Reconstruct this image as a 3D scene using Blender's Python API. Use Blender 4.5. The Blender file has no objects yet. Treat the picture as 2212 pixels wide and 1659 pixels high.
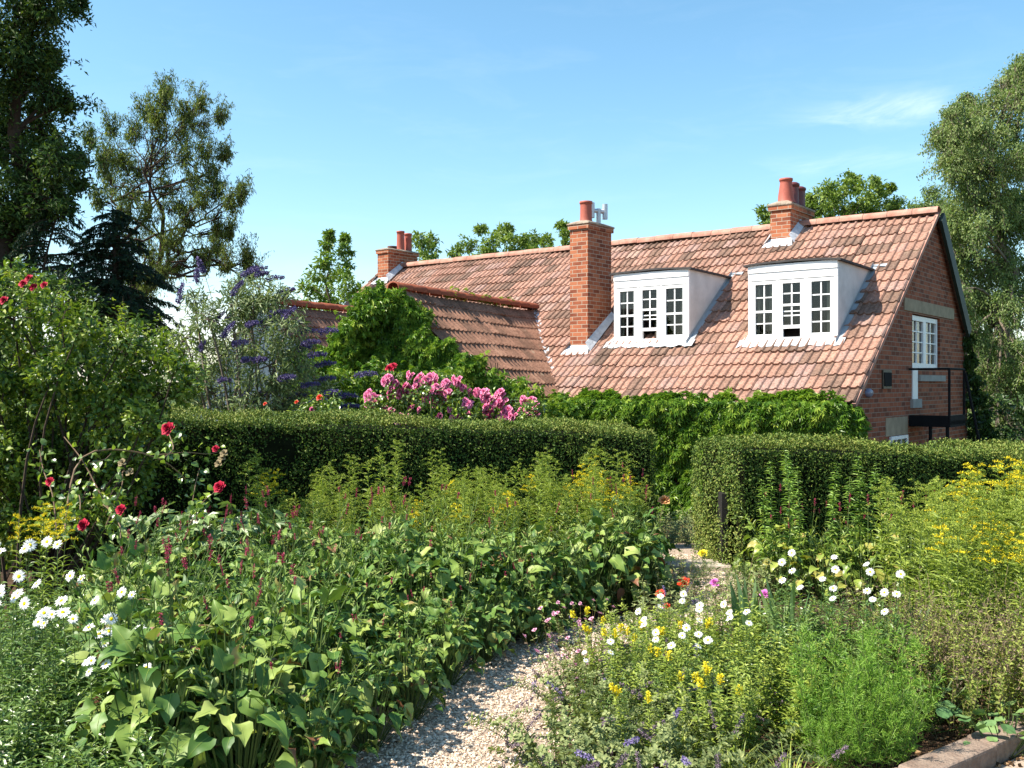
import bpy, math, random
import numpy as np
from mathutils import Vector, Matrix

# ------------------------------------------------------------------ camera, sky, sun, exposure
S = bpy.context.scene
R = math.radians
EYE = 1.75
cam_d = bpy.data.cameras.new('camera'); cam = bpy.data.objects.new('camera', cam_d)
S.collection.objects.link(cam); S.camera = cam
cam.location = (0, 0, EYE); cam.rotation_euler = (R(90), 0, 0)
cam_d.sensor_width = 36; cam_d.lens = 34.5; cam_d.clip_end = 3000; cam_d.clip_start = .05
SUN = Vector((-0.638, -0.132, 0.758)).normalized()
S.view_settings.view_transform = 'Standard'; S.view_settings.look = 'None'
S.view_settings.exposure = 1.12; S.view_settings.gamma = 1
W = bpy.data.worlds.new('World'); S.world = W; W.use_nodes = True
def world():
    nt = W.node_tree; N = nt.nodes; L = nt.links
    bg = N['Background']; bg.inputs[1].default_value = 0.10
    sky = N.new('ShaderNodeTexSky'); sky.sky_type = 'NISHITA'; sky.sun_disc = False
    sky.sun_elevation = math.asin(SUN.z); sky.sun_rotation = math.atan2(SUN.x, SUN.y)
    sky.air_density = 1.0; sky.dust_density = 0.6; sky.ozone_density = 1.6
    tc = N.new('ShaderNodeTexCoord')
    def math_(op, a, b=None, c=None):
        m = N.new('ShaderNodeMath'); m.operation = op
        for i, v in enumerate((a, b, c)):
            if v is None: continue
            if isinstance(v, (int, float)): m.inputs[i].default_value = v
            else: L.new(v, m.inputs[i])
        return m.outputs[0]
    sp = N.new('ShaderNodeSeparateXYZ'); L.new(tc.outputs['Generated'], sp.inputs[0])
    mp = N.new('ShaderNodeMapping'); L.new(tc.outputs['Generated'], mp.inputs[0]); mp.inputs['Scale'].default_value = (5, 5, 22); mp.inputs['Rotation'].default_value = (0, R(8), 0)
    nz = N.new('ShaderNodeTexNoise'); L.new(mp.outputs[0], nz.inputs[0]); nz.inputs['Scale'].default_value = 1.6; nz.inputs['Detail'].default_value = 8; nz.inputs['Roughness'].default_value = .62; nz.inputs['Distortion'].default_value = .6
    def blob(cx, cz, sx, sz, amp, lo):
        dx = math_('DIVIDE', math_('SUBTRACT', sp.outputs[0], cx), sx); dz = math_('DIVIDE', math_('SUBTRACT', sp.outputs[2], cz), sz)
        q = math_('ADD', math_('MULTIPLY', dx, dx), math_('MULTIPLY', dz, dz))
        g = math_('POWER', 2.718, math_('MULTIPLY', q, -1.0))
        n = math_('MULTIPLY', math_('MAXIMUM', math_('SUBTRACT', nz.outputs[0], lo), 0.0), amp)
        return math_('MULTIPLY', g, n)
    c1 = blob(.345, .252, .058, .013, 1.3, .42)      # wisp right of the ridge
    c2 = blob(.31, .205, .09, .012, .6, .40)
    c3 = blob(-.33, .04, .30, .045, 2.0, .34)       # low white bank at the left horizon
    c4 = blob(.05, .24, .6, .16, .16, .5)             # faint high veil
    front = math_('GREATER_THAN', sp.outputs[1], 0.0)
    tot = math_('MULTIPLY', math_('MINIMUM', math_('ADD', math_('ADD', c1, c4), math_('ADD', c2, c3)), 1.0), front)
    hs = N.new('ShaderNodeHueSaturation'); L.new(sky.outputs[0], hs.inputs['Color'])
    hs.inputs['Saturation'].default_value = SKY_SAT; hs.inputs['Value'].default_value = 1.12; hs.inputs['Hue'].default_value = .484
    mx = N.new('ShaderNodeMix'); mx.data_type = 'RGBA'
    L.new(tot, mx.inputs['Factor']); L.new(hs.outputs[0], mx.inputs['A']); mx.inputs['B'].default_value = (8.5, 8.7, 9.0, 1)
    L.new(mx.outputs['Result'], bg.inputs[0])
SKY_SAT = 1.15
world()
sl = bpy.data.lights.new('sun', 'SUN'); sl.energy = 5.0; sl.angle = R(.53); sl.color = (1, .93, .81)
so = bpy.data.objects.new('sun', sl); S.collection.objects.link(so); so.rotation_euler = SUN.to_track_quat('Z', 'Y').to_euler()

# ------------------------------------------------------------------ helpers
rng = np.random.default_rng(7); random.seed(7)
def at(x, y, d):          # a point seen at (x, y) of the 2212 x 1659 photo, d metres deep
    return np.array(((x-1106)/2120*d, d, EYE-(y-829.5)/2120*d))
def ground_z(x, y):       # the garden falls towards the house behind the hedges
    t = np.clip((np.asarray(y, float)-9.8)/5.5, 0, 1); return -0.62*t*t*(3-2*t)
def unit(a):
    a = np.asarray(a, float); return a/np.maximum(np.linalg.norm(a, axis=-1, keepdims=True), 1e-9)

class Geo:
    def __init__(s): s.V=[]; s.F=[]; s.Rn=[]; s.M=[]; s.n=0
    def add(s, V, F, r=.5, m=0):
        V = np.array(V, float).reshape(-1,3); F = np.asarray(F, int)
        s.V.append(V); s.F.append(F+s.n); s.Rn.append(np.broadcast_to(np.asarray(r,float), (len(V),)))
        s.M.append(np.full(len(F), m, int)); s.n += len(V); return s
    def merge(s, g, M=None, t=(0,0,0)):
        for V,F,r,m in zip(g.V,g.F,g.Rn,g.M):
            pass
        V = np.concatenate(g.V)
        if M is not None: V = V@np.asarray(M).T
        V = V+np.asarray(t); off = s.n
        s.V.append(V); s.Rn.append(np.concatenate(g.Rn)); s.n += len(V)
        for F,m in zip(g.F, g.M): s.F.append(F+off); s.M.append(m)
        return s
    def build(s, name, mats, parent=None, smooth=False, loc=None):
        mats = mats if isinstance(mats, (list,tuple)) else [mats]
        me = bpy.data.meshes.new(name)
        if s.n:
            V = np.concatenate(s.V); lens = np.concatenate([np.full(len(F), F.shape[1]) for F in s.F])
            idx = np.concatenate([F.ravel() for F in s.F]); st = np.concatenate([[0], np.cumsum(lens)[:-1]])
            me.vertices.add(len(V)); me.vertices.foreach_set('co', V.astype(np.float32).ravel())
            me.loops.add(len(idx)); me.loops.foreach_set('vertex_index', idx.astype(np.int32))
            me.polygons.add(len(lens)); me.polygons.foreach_set('loop_start', st.astype(np.int32))
            me.polygons.foreach_set('material_index', np.concatenate(s.M).astype(np.int32))
            me.polygons.foreach_set('use_smooth', np.full(len(lens), bool(smooth)))
            a = me.attributes.new('rnd', 'FLOAT', 'POINT'); a.data.foreach_set('value', np.concatenate(s.Rn).astype(np.float32))
            me.update(calc_edges=True)
        for m in mats: me.materials.append(m)
        o = bpy.data.objects.new(name, me); S.collection.objects.link(o)
        if parent: o.parent = parent
        if loc is not None: o.location = loc
        return o
    # --- primitives
    def box(s, x0,x1,y0,y1,z0,z1, r=.5, m=0):
        V=[(x,y,z) for x in (x0,x1) for y in (y0,y1) for z in (z0,z1)]
        return s.add(V, [(0,1,3,2),(4,6,7,5),(0,4,5,1),(2,3,7,6),(0,2,6,4),(1,5,7,3)], r, m)
    def obox(s, c, ax, ay, az, r=.5, m=0):   # oriented box: centre and half-axis vectors
        c,ax,ay,az=[np.asarray(q,float) for q in (c,ax,ay,az)]
        V=[c+i*ax+j*ay+k*az for i in (-1,1) for j in (-1,1) for k in (-1,1)]
        return s.add(V, [(0,1,3,2),(4,6,7,5),(0,4,5,1),(2,3,7,6),(0,2,6,4),(1,5,7,3)], r, m)
    def poly(s, pts, r=.5, m=0): return s.add(pts, [tuple(range(len(pts)))], r, m)
    def tube(s, pts, rad, n=6, r=.5, m=0, cap=True):
        pts=np.asarray(pts,float); k=len(pts); rad=np.broadcast_to(np.asarray(rad,float),(k,))
        T=unit(np.gradient(pts,axis=0)); ref=np.array((0,0,1.)) if abs(T[0][2])<.9 else np.array((1.,0,0))
        B=unit(np.cross(T,ref)); 
        for i in range(1,k):
            b=B[i-1]-T[i]*(B[i-1]@T[i]); B[i]=unit(b)
        C=np.cross(T,B); a=np.arange(n)/n*2*np.pi
        V=pts[:,None]+rad[:,None,None]*(np.cos(a)[None,:,None]*B[:,None]+np.sin(a)[None,:,None]*C[:,None])
        i,j=np.meshgrid(np.arange(k-1),np.arange(n),indexing='ij'); j2=(j+1)%n
        F=np.stack([i*n+j,i*n+j2,(i+1)*n+j2,(i+1)*n+j],-1).reshape(-1,4)
        s.add(V.reshape(-1,3),F,r,m)
        if cap and n>=3:
            s.add(V[-1],[tuple(range(n))],r,m)
        return s
    def lathe(s, prof, c, n=16, r=.5, m=0):
        prof=np.asarray(prof,float); a=np.arange(n)/n*2*np.pi; k=len(prof)
        V=np.stack([prof[:,0,None]*np.cos(a),prof[:,0,None]*np.sin(a),np.repeat(prof[:,1,None],n,1)],-1)+np.asarray(c)
        i,j=np.meshgrid(np.arange(k-1),np.arange(n),indexing='ij'); j2=(j+1)%n
        s.add(V.reshape(-1,3),np.stack([i*n+j,i*n+j2,(i+1)*n+j2,(i+1)*n+j],-1).reshape(-1,4),r,m); return s
    def inst(s, T, P, A, Nn, sc, wd=1., r=None, m=0):   # leaves: template (V,F); x along A, y across, z along the normal
        tv,tf=T[:2]; P=np.asarray(P,float); n=len(P)
        if n==0: return s
        A=unit(np.broadcast_to(A,(n,3))); Nn=np.broadcast_to(Nn,(n,3)); B=unit(np.cross(Nn,A)); C=np.cross(A,B)
        sc=np.broadcast_to(np.asarray(sc,float),(n,)); wd=np.broadcast_to(np.asarray(wd,float),(n,))
        V=P[:,None]+sc[:,None,None]*(tv[None,:,0:1]*A[:,None]+tv[None,:,1:2]*wd[:,None,None]*B[:,None]+tv[None,:,2:3]*C[:,None])
        F=(tf[None]+(np.arange(n)*len(tv))[:,None,None]).reshape(-1,tf.shape[1])
        r=rng.random(n) if r is None else np.broadcast_to(r,(n,))
        rr=np.repeat(r,len(tv))
        if len(T)>2: rr=np.where(np.tile(T[2],n)>0,np.minimum(.9,rr*.3+.62),rr)
        s.add(V.reshape(-1,3),F,rr,m); return s

def link_tag(o, label, cat, group=None, kind=None):
    if label: o['label']=label
    if cat: o['category']=cat
    if group: o['group']=group
    if kind: o['kind']=kind
    return o
def thing(name, label, cat, loc=(0,0,0), rz=0, group=None):
    o=bpy.data.objects.new(name,None); S.collection.objects.link(o); o.location=loc; o.rotation_euler=(0,0,rz); o.empty_display_size=.1
    return link_tag(o,label,cat,group)
def kids(o): return list(o.children)
def dup(o, parent=None):
    c=o.copy(); S.collection.objects.link(c)
    if parent is not None: c.parent=parent
    for k in kids(o): dup(k,c)
    return c
def place(o, x, y, z=None, rz=0, sc=1., tilt=(0,0)):
    o.location=(x,y,float(ground_z(x,y)) if z is None else z); o.rotation_euler=(tilt[0],tilt[1],rz); o.scale=(sc,)*3; return o

# leaf templates ---------------------------------------------------
def T_(v,f): return (np.array(v,float), np.array(f,int))
LEAF = T_([(0,0,0),(.42,.5,.10),(1,0,-.12),(.42,-.5,.10)], [(0,1,2),(0,2,3)])
LANCE = T_([(0,0,0),(.3,.5,.08),(.65,.42,.02),(1,0,-.16),(.65,-.42,.02),(.3,-.5,.08),(.33,0,.02),(.66,0,-.03)],
           [(0,1,6),(0,6,5),(6,1,2),(6,2,7),(7,2,3),(6,7,4),(6,4,5),(7,3,4)])
BLADE = T_([(0,.5,0),(0,-.5,0),(.35,.5,.02),(.35,-.5,.02),(.7,.38,-.03),(.7,-.38,-.03),(1,0,-.12),(1,-.001,-.12)],
           [(0,1,3,2),(2,3,5,4),(4,5,7,6)])
STRIP = T_([(0,.5,0),(0,-.5,0),(1,-.3,0),(1,.3,0)], [(0,1,2,3)])
def palmate(n=5, droop=.35, spread=1.0, w=.34, lens=(.72,.92,1,.92,.72)):
    V=[];F=[]
    for i in range(n):
        a=(i-(n-1)/2)*spread*.62; l=lens[i]; ca,sa=math.cos(a),math.sin(a); b=len(V)
        for x,y,z in ((0.05,0,0),(.5,.5*w,.05),(1,0,-droop),(.5,-.5*w,.05)):
            V.append((l*(x*ca-y*sa), l*(x*sa+y*ca), l*z))
        F+= [(b,b+1,b+2),(b,b+2,b+3)]
    return T_(V,F)
PALM = palmate()
def bigleaf(bend=.5, wave=.06, seed=0, wmax=.46):
    r=np.random.default_rng(seed); xs=np.array([0,.08,.2,.36,.54,.72,.87,1.0]); w=np.array([.02,.36,.48,.5,.38,.23,.10,.0])*wmax/.5
    V=[];F=[]; ang=0; px=pz=0; prev=0
    for i,(x,ww) in enumerate(zip(xs,w)):
        d=x-prev; prev=x; ang=-bend*x*x*1.6+.25*(1-x); px+=d*math.cos(ang); pz+=d*math.sin(ang)
        k1,k2=r.normal(0,wave*1.6,2); pz+=r.normal(0,.012); px+=r.normal(0,.006)
        V+=[(px,ww,pz+.28*ww+k1*ww*2),(px,ww*.5,pz+.10*ww+k1*ww),(px,0,pz),(px,-ww*.5,pz+.10*ww+k2*ww),(px,-ww,pz+.28*ww+k2*ww*2)]
        if i:
            b=(i-1)*5
            for j in range(4): F.append((b+j,b+j+1,b+j+6,b+j+5))
    n0=len(V); mid=[V[i*5+2] for i in range(len(xs))]
    for i,(x,y,z) in enumerate(mid): w_=.016*(1-.8*i/7); V+=[(x,w_,z+.009),(x,-w_,z+.009)]
    for i in range(len(mid)-1): b=n0+2*i; F.append((b,b+1,b+3,b+2))
    return (*T_(V,F), np.array([0]*n0+[1]*(len(V)-n0)))

# ------------------------------------------------------------------ materials
def newmat(name):
    m=bpy.data.materials.new(name); m.use_nodes=True; nt=m.node_tree; nt.nodes.clear()
    out=nt.nodes.new('ShaderNodeOutputMaterial'); return m,nt,out
def ramp(nt, fac, stops):
    r=nt.nodes.new('ShaderNodeValToRGB'); nt.links.new(fac,r.inputs[0]); e=r.color_ramp.elements
    while len(e)<len(stops): e.new(.5)
    for k,(p,c) in zip(e,stops): k.position=p; k.color=(*c,1)
    return r.outputs[0]
def leafmat(name, stops, trans=.3, rough=.5, spec=.35, tint=(1.25,1.35,.55), noise=0):
    m,nt,out=newmat(name); N=nt.nodes; L=nt.links
    at_=N.new('ShaderNodeAttribute'); at_.attribute_name='rnd'
    fac=at_.outputs['Fac']
    if noise:
        tc=N.new('ShaderNodeTexCoord'); nz=N.new('ShaderNodeTexNoise'); L.new(tc.outputs['Object'],nz.inputs[0]); nz.inputs['Scale'].default_value=noise; nz.inputs['Detail'].default_value=3
        mm=N.new('ShaderNodeMath'); mm.operation='MULTIPLY_ADD'; L.new(nz.outputs[0],mm.inputs[0]); mm.inputs[1].default_value=1.0; 
        m2=N.new('ShaderNodeMath'); m2.operation='SUBTRACT'; L.new(fac,m2.inputs[0]); m2.inputs[1].default_value=.5; L.new(m2.outputs[0],mm.inputs[2]); fac=mm.outputs[0]
    if tint[2]==.55: stops=[(q,(min(c[0]*1.60,1),min(c[1]*1.52,1),c[2]*1.15)) for q,c in stops]
    c=ramp(nt,fac,stops)
    p=N.new('ShaderNodeBsdfPrincipled'); L.new(c,p.inputs['Base Color']); p.inputs['Roughness'].default_value=rough; p.inputs['Specular IOR Level'].default_value=spec
    if trans>0:
        t=N.new('ShaderNodeBsdfTranslucent'); mu=N.new('ShaderNodeMix'); mu.data_type='RGBA'; mu.blend_type='MULTIPLY'; mu.inputs['Factor'].default_value=1
        L.new(c,mu.inputs['A']); mu.inputs['B'].default_value=(*tint,1); L.new(mu.outputs['Result'],t.inputs[0])
        x=N.new('ShaderNodeMixShader'); x.inputs[0].default_value=trans; L.new(p.outputs[0],x.inputs[1]); L.new(t.outputs[0],x.inputs[2]); L.new(x.outputs[0],out.inputs[0])
    else: L.new(p.outputs[0],out.inputs[0])
    return m
def plain(name, col, rough=.6, spec=.4, var=.12, scale=8, bump=0, bscale=40, metal=0, col2=None, attr=False):
    m,nt,out=newmat(name); N=nt.nodes; L=nt.links
    tc=N.new('ShaderNodeTexCoord'); nz=N.new('ShaderNodeTexNoise'); L.new(tc.outputs['Object'],nz.inputs[0]); nz.inputs['Scale'].default_value=scale; nz.inputs['Detail'].default_value=6; nz.inputs['Roughness'].default_value=.65
    c0=np.array(col); c1=np.array(col2) if col2 is not None else c0*(1+var)
    ca=c0*(1-var) if col2 is None else c0
    c=ramp(nt,nz.outputs[0],[(.32,tuple(ca)),(.68,tuple(np.minimum(c1,1)))])
    p=N.new('ShaderNodeBsdfPrincipled'); L.new(c,p.inputs['Base Color']); p.inputs['Roughness'].default_value=rough; p.inputs['Specular IOR Level'].default_value=spec; p.inputs['Metallic'].default_value=metal
    if bump:
        n2=N.new('ShaderNodeTexNoise'); L.new(tc.outputs['Object'],n2.inputs[0]); n2.inputs['Scale'].default_value=bscale; n2.inputs['Detail'].default_value=5
        b=N.new('ShaderNodeBump'); b.inputs['Strength'].default_value=bump; b.inputs['Distance'].default_value=.02; L.new(n2.outputs[0],b.inputs['Height']); L.new(b.outputs[0],p.inputs['Normal'])
    L.new(p.outputs[0],out.inputs[0]); return m
def brickmat(name, c1, c2, c3, mortar, row=.079, wid=.225):
    m,nt,out=newmat(name); N=nt.nodes; L=nt.links
    tc=N.new('ShaderNodeTexCoord'); sp=N.new('ShaderNodeSeparateXYZ'); L.new(tc.outputs['Object'],sp.inputs[0])
    ad=N.new('ShaderNodeMath'); L.new(sp.outputs[0],ad.inputs[0]); L.new(sp.outputs[1],ad.inputs[1])
    cb=N.new('ShaderNodeCombineXYZ'); L.new(ad.outputs[0],cb.inputs[0]); L.new(sp.outputs[2],cb.inputs[1])
    br=N.new('ShaderNodeTexBrick'); L.new(cb.outputs[0],br.inputs[0]); br.inputs['Scale'].default_value=1; br.inputs['Mortar Size'].default_value=.0065; br.inputs['Mortar Smooth'].default_value=.15
    br.inputs['Brick Width'].default_value=wid; br.inputs['Row Height'].default_value=row; br.inputs['Bias'].default_value=-.1
    br.inputs['Color1'].default_value=(0,0,0,1); br.inputs['Color2'].default_value=(1,1,1,1); br.inputs['Mortar'].default_value=(.5,.5,.5,1)
    nz=N.new('ShaderNodeTexNoise'); L.new(tc.outputs['Object'],nz.inputs[0]); nz.inputs['Scale'].default_value=9; nz.inputs['Detail'].default_value=6
    mxf=N.new('ShaderNodeMath'); mxf.operation='MULTIPLY_ADD'; L.new(nz.outputs[0],mxf.inputs[0]); mxf.inputs[1].default_value=.6
    sb=N.new('ShaderNodeMath'); sb.operation='MULTIPLY_ADD'; L.new(br.outputs[0],sb.inputs[0]); sb.inputs[1].default_value=.8; sb.inputs[2].default_value=-.2; L.new(sb.outputs[0],mxf.inputs[2])
    c=ramp(nt,mxf.outputs[0],[(.0,c1),(.5,c2),(1,c3)])
    mo=N.new('ShaderNodeMix'); mo.data_type='RGBA'; L.new(br.outputs['Fac'],mo.inputs['Factor']); L.new(c,mo.inputs['A']); mo.inputs['B'].default_value=(*mortar,1)
    p=N.new('ShaderNodeBsdfPrincipled'); L.new(mo.outputs['Result'],p.inputs['Base Color']); p.inputs['Roughness'].default_value=.85; p.inputs['Specular IOR Level'].default_value=.2
    b=N.new('ShaderNodeBump'); b.invert=True; b.inputs['Strength'].default_value=.7; b.inputs['Distance'].default_value=.012; L.new(br.outputs['Fac'],b.inputs['Height']); L.new(b.outputs[0],p.inputs['Normal'])
    L.new(p.outputs[0],out.inputs[0]); return m
def tilemat(name, stops):
    m,nt,out=newmat(name); N=nt.nodes; L=nt.links
    a=N.new('ShaderNodeAttribute'); a.attribute_name='rnd'; tc=N.new('ShaderNodeTexCoord')
    nz=N.new('ShaderNodeTexNoise'); L.new(tc.outputs['Object'],nz.inputs[0]); nz.inputs['Scale'].default_value=1.3; nz.inputs['Detail'].default_value=4
    n2=N.new('ShaderNodeTexNoise'); L.new(tc.outputs['Object'],n2.inputs[0]); n2.inputs['Scale'].default_value=22; n2.inputs['Detail'].default_value=6; n2.inputs['Roughness'].default_value=.7
    f=N.new('ShaderNodeMath'); f.operation='MULTIPLY_ADD'; L.new(nz.outputs[0],f.inputs[0]); f.inputs[1].default_value=.5
    g=N.new('ShaderNodeMath'); g.operation='MULTIPLY_ADD'; L.new(a.outputs['Fac'],g.inputs[0]); g.inputs[1].default_value=.68; g.inputs[2].default_value=-.09; L.new(g.outputs[0],f.inputs[2])
    c=ramp(nt,f.outputs[0],stops)
    d=ramp(nt,n2.outputs[0],[(.38,(.55,.52,.5)),(.6,(1,1,1)),(.76,(1.0,1.0,1.0)),(.84,(1.25,1.3,1.15))])
    mu=N.new('ShaderNodeMix'); mu.data_type='RGBA'; mu.blend_type='MULTIPLY'; mu.inputs['Factor'].default_value=1; L.new(c,mu.inputs['A']); L.new(d,mu.inputs['B'])
    n3=N.new('ShaderNodeTexNoise'); L.new(tc.outputs['Object'],n3.inputs[0]); n3.inputs['Scale'].default_value=5.5; n3.inputs['Detail'].default_value=7; n3.inputs['Roughness'].default_value=.75
    lf=ramp(nt,n3.outputs[0],[(.60,(0,0,0)),(.70,(.55,.55,.55))]); ml=N.new('ShaderNodeMix'); ml.data_type='RGBA'; L.new(lf,ml.inputs['Factor']); L.new(mu.outputs['Result'],ml.inputs['A']); ml.inputs['B'].default_value=(.27,.24,.17,1); mu=ml
    p=N.new('ShaderNodeBsdfPrincipled'); L.new(mu.outputs['Result'],p.inputs['Base Color']); p.inputs['Roughness'].default_value=.75; p.inputs['Specular IOR Level'].default_value=.25
    b=N.new('ShaderNodeBump'); b.inputs['Strength'].default_value=.25; b.inputs['Distance'].default_value=.01; L.new(n2.outputs[0],b.inputs['Height']); L.new(b.outputs[0],p.inputs['Normal'])
    L.new(p.outputs[0],out.inputs[0]); return m
def glassmat(name):
    m,nt,out=newmat(name); N=nt.nodes; L=nt.links
    t=N.new('ShaderNodeBsdfTransparent'); t.inputs[0].default_value=(.8,.84,.82,1); g=N.new('ShaderNodeBsdfGlossy'); g.inputs['Roughness'].default_value=.02
    fr=N.new('ShaderNodeFresnel'); fr.inputs[0].default_value=1.52; x=N.new('ShaderNodeMixShader'); L.new(fr.outputs[0],x.inputs[0]); L.new(t.outputs[0],x.inputs[1]); L.new(g.outputs[0],x.inputs[2]); L.new(x.outputs[0],out.inputs[0]); return m

M={}
M['brick']=brickmat('brick',(.16,.045,.025),(.34,.105,.05),(.44,.17,.085),(.42,.33,.25))
M['brick_wall']=brickmat('brick_wall',(.12,.036,.02),(.26,.074,.036),(.33,.11,.055),(.27,.20,.15))
M['tile']=tilemat('roof_tile',[(0,(.095,.066,.05)),(.25,(.22,.135,.098)),(.45,(.35,.195,.142)),(.65,(.42,.235,.172)),(.8,(.34,.215,.18)),(1,(.46,.31,.235))])
M['tile_dark']=tilemat('wing_tile',[(0,(.14,.078,.052)),(.4,(.26,.135,.088)),(.75,(.33,.17,.112)),(1,(.36,.21,.14))])
M['ridge']=plain('ridge_tile',(.30,.13,.095),.8,.2,.25,5,.3,30,col2=(.42,.26,.2))
M['ridge_red']=plain('red_ridge_tile',(.26,.075,.04),.8,.2,.2,5,.2,30)
M['deck']=plain('underlay',(.035,.025,.02),.9,.1)
M['white']=plain('white_paint',(.80,.80,.80),.45,.4,.03,3)
M['render']=plain('white_render',(.60,.59,.58),.9,.1,.14,2.2,.15,60)
M['lead']=plain('lead',(.30,.33,.36),.5,.5,.15,6,.3,20)
M['lead_pale']=plain('pale_lead',(.50,.52,.55),.5,.4,.2,9,.5,18)
M['felt']=plain('roof_felt',(.05,.045,.045),.8,.3,.3,6)
M['terracotta']=plain('terracotta',(.36,.095,.065),.6,.3,.15,5)
M['maroon']=plain('maroon_clay',(.13,.03,.03),.45,.5,.25,6)
M['dark_clay']=plain('dark_clay',(.10,.05,.04),.8,.2,.3,8)
M['capstone']=plain('cap_mortar',(.20,.15,.11),.9,.1,.3,7,.6,30,col2=(.40,.33,.26))
M['galv']=plain('galvanised',(.5,.52,.55),.4,.5,.1,10,metal=.5)
M['stone']=plain('lintel_stone',(.31,.25,.175),.9,.1,.2,5,.2,30)
M['greystone']=plain('sill_stone',(.3,.29,.27),.9,.1,.15,5)
M['iron']=plain('black_iron',(.010,.010,.011),.85,.12,.2,8)
M['bronze']=plain('dark_bronze',(.06,.045,.03),.5,.4,.3,9)
M['bluegrey']=plain('blue_grey_plastic',(.16,.16,.24),.4,.4,.1,6)
M['green_board']=plain('green_board',(.02,.035,.028),.6,.3,.2,6)
M['curtain']=plain('curtain',(.42,.38,.30),.9,.1,.15,12)
M['room']=plain('room_dark',(.03,.027,.025),.9,.1)
M['glass']=glassmat('glass')
M['soil']=plain('soil',(.035,.022,.014),.95,.1,.4,6,.9,30,col2=(.10,.062,.042))
M['gravel']=plain('gravel',(.34,.25,.185),.95,.1,.25,60,.9,160,col2=(.54,.43,.33))
M['pebble']=leafmat('pebbles',[(0,(.34,.24,.17)),(.3,(.52,.40,.30)),(.75,(.66,.54,.42)),(1,(.74,.65,.55))],0,.85,.2,(1,1,1))
M['mulch']=leafmat('mulch',[(0,(.03,.018,.012)),(.5,(.10,.062,.042)),(.9,(.20,.13,.09)),(1,(.34,.26,.19))],0,.9,.15)
M['kerb']=plain('kerb_stone',(.16,.11,.085),.95,.1,.3,12,.6,50,col2=(.30,.23,.18))
M['paving']=plain('paving',(.33,.25,.19),.95,.1,.25,14,.5,60,col2=(.42,.33,.26))
M['step']=plain('step_stone',(.42,.36,.29),.9,.1,.2,8,.4,40)
M['bark']=plain('bark',(.055,.04,.03),.95,.1,.3,10,.8,30)
M['bark_pale']=plain('pale_bark',(.16,.13,.10),.9,.1,.4,6,.5,30)
M['wood']=plain('dark_wood',(.02,.018,.016),.8,.2,.3,10)
M['cane']=plain('rose_cane',(.20,.13,.08),.7,.2,.3,20)
M['stem']=plain('green_stem',(.07,.11,.025),.6,.3,.2,20)
M['stem_red']=plain('red_stem',(.13,.08,.03),.6,.3,.3,20)
M['far_lawn']=plain('grass_ground',(.05,.08,.02),.95,.1,.3,1.5)
g=lambda *a:[(i/(len(a)-1),c) for i,c in enumerate(a)]
M['ash']=leafmat('broad_leaf',g((.010,.030,.013),(.026,.056,.018),(.075,.115,.028)),.22,.5,.2)
M['willow']=leafmat('willow_leaf',g((.035,.062,.026),(.085,.118,.042),(.175,.20,.075)),.34,.5,.25)
M['spruce']=leafmat('needle',g((.006,.018,.016),(.012,.032,.022),(.03,.055,.025)),.05,.6,.3)
M['young']=leafmat('young_leaf',g((.04,.085,.02),(.09,.15,.03),(.16,.21,.05)),.35,.45,.4)
M['farleaf']=leafmat('far_leaf',g((.05,.09,.026),(.105,.16,.04),(.18,.235,.07)),.3,.5,.3)
M['birch']=leafmat('birch_leaf',g((.045,.085,.036),(.105,.155,.066),(.20,.245,.12)),.35,.5,.3)
M['ivy']=leafmat('ivy_leaf',g((.008,.022,.008),(.02,.045,.012),(.05,.085,.02)),.15,.4,.4)
M['vine']=leafmat('vine_leaf',g((.022,.062,.010),(.062,.13,.018),(.125,.205,.032),(.22,.28,.06)),.26,.4,.35)
M['hedge']=leafmat('hedge_leaf',g((.007,.021,.006),(.024,.052,.011),(.085,.13,.03),(.17,.19,.06)),.08,.55,.18)
M['hedge_core']=plain('hedge_twigs',(.010,.012,.005),.95,.05,.4,12)
M['shrub']=leafmat('shrub_leaf',g((.014,.042,.008),(.045,.088,.014),(.115,.175,.03),(.21,.25,.055)),.28,.4,.4)
M['buddleia']=leafmat('buddleia_leaf',g((.045,.075,.035),(.10,.14,.068),(.21,.25,.16)),.2,.5,.3)
M['purple']=leafmat('purple_flower',g((.06,.048,.13),(.13,.10,.25),(.24,.20,.40)),.15,.6,.2,(1,1,1))
M['pink']=leafmat('pink_petal',g((.50,.07,.20),(.72,.17,.35),(.84,.36,.50)),.2,.6,.2,(1,1,1))
M['red']=leafmat('red_petal',g((.16,.002,.014),(.34,.004,.028),(.45,.015,.05)),.08,.6,.12,(1,.8,.8))
M['scarlet']=leafmat('scarlet_petal',g((.5,.02,.006),(.72,.05,.012)),.2,.5,.2,(1,.8,.8))
M['peach']=leafmat('peach_petal',g((.7,.25,.06),(.8,.45,.2)),.2,.5,.2,(1,1,1))
M['magenta']=leafmat('magenta_petal',g((.5,.10,.38),(.65,.2,.52)),.2,.5,.2,(1,1,1))
M['palepink']=leafmat('pale_pink_petal',g((.6,.22,.36),(.75,.45,.55)),.25,.5,.2,(1,1,1))
M['bistort']=leafmat('bistort_flower',g((.16,.02,.04),(.33,.035,.085),(.45,.08,.13)),.15,.6,.2,(1,.8,.8))
M['persic']=leafmat('bistort_leaf',[(0,(.030,.075,.018)),(.35,(.07,.132,.032)),(.7,(.13,.19,.05)),(.93,(.19,.235,.085)),(.97,(.16,.12,.06)),(1,(.13,.06,.04))],.13,.48,.28,noise=3.2)
M['persic_yellow']=leafmat('pale_bistort_leaf',[(0,(.06,.11,.022)),(.4,(.12,.18,.035)),(.8,(.20,.25,.06)),(1,(.24,.2,.07))],.25,.4,.5)
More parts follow.
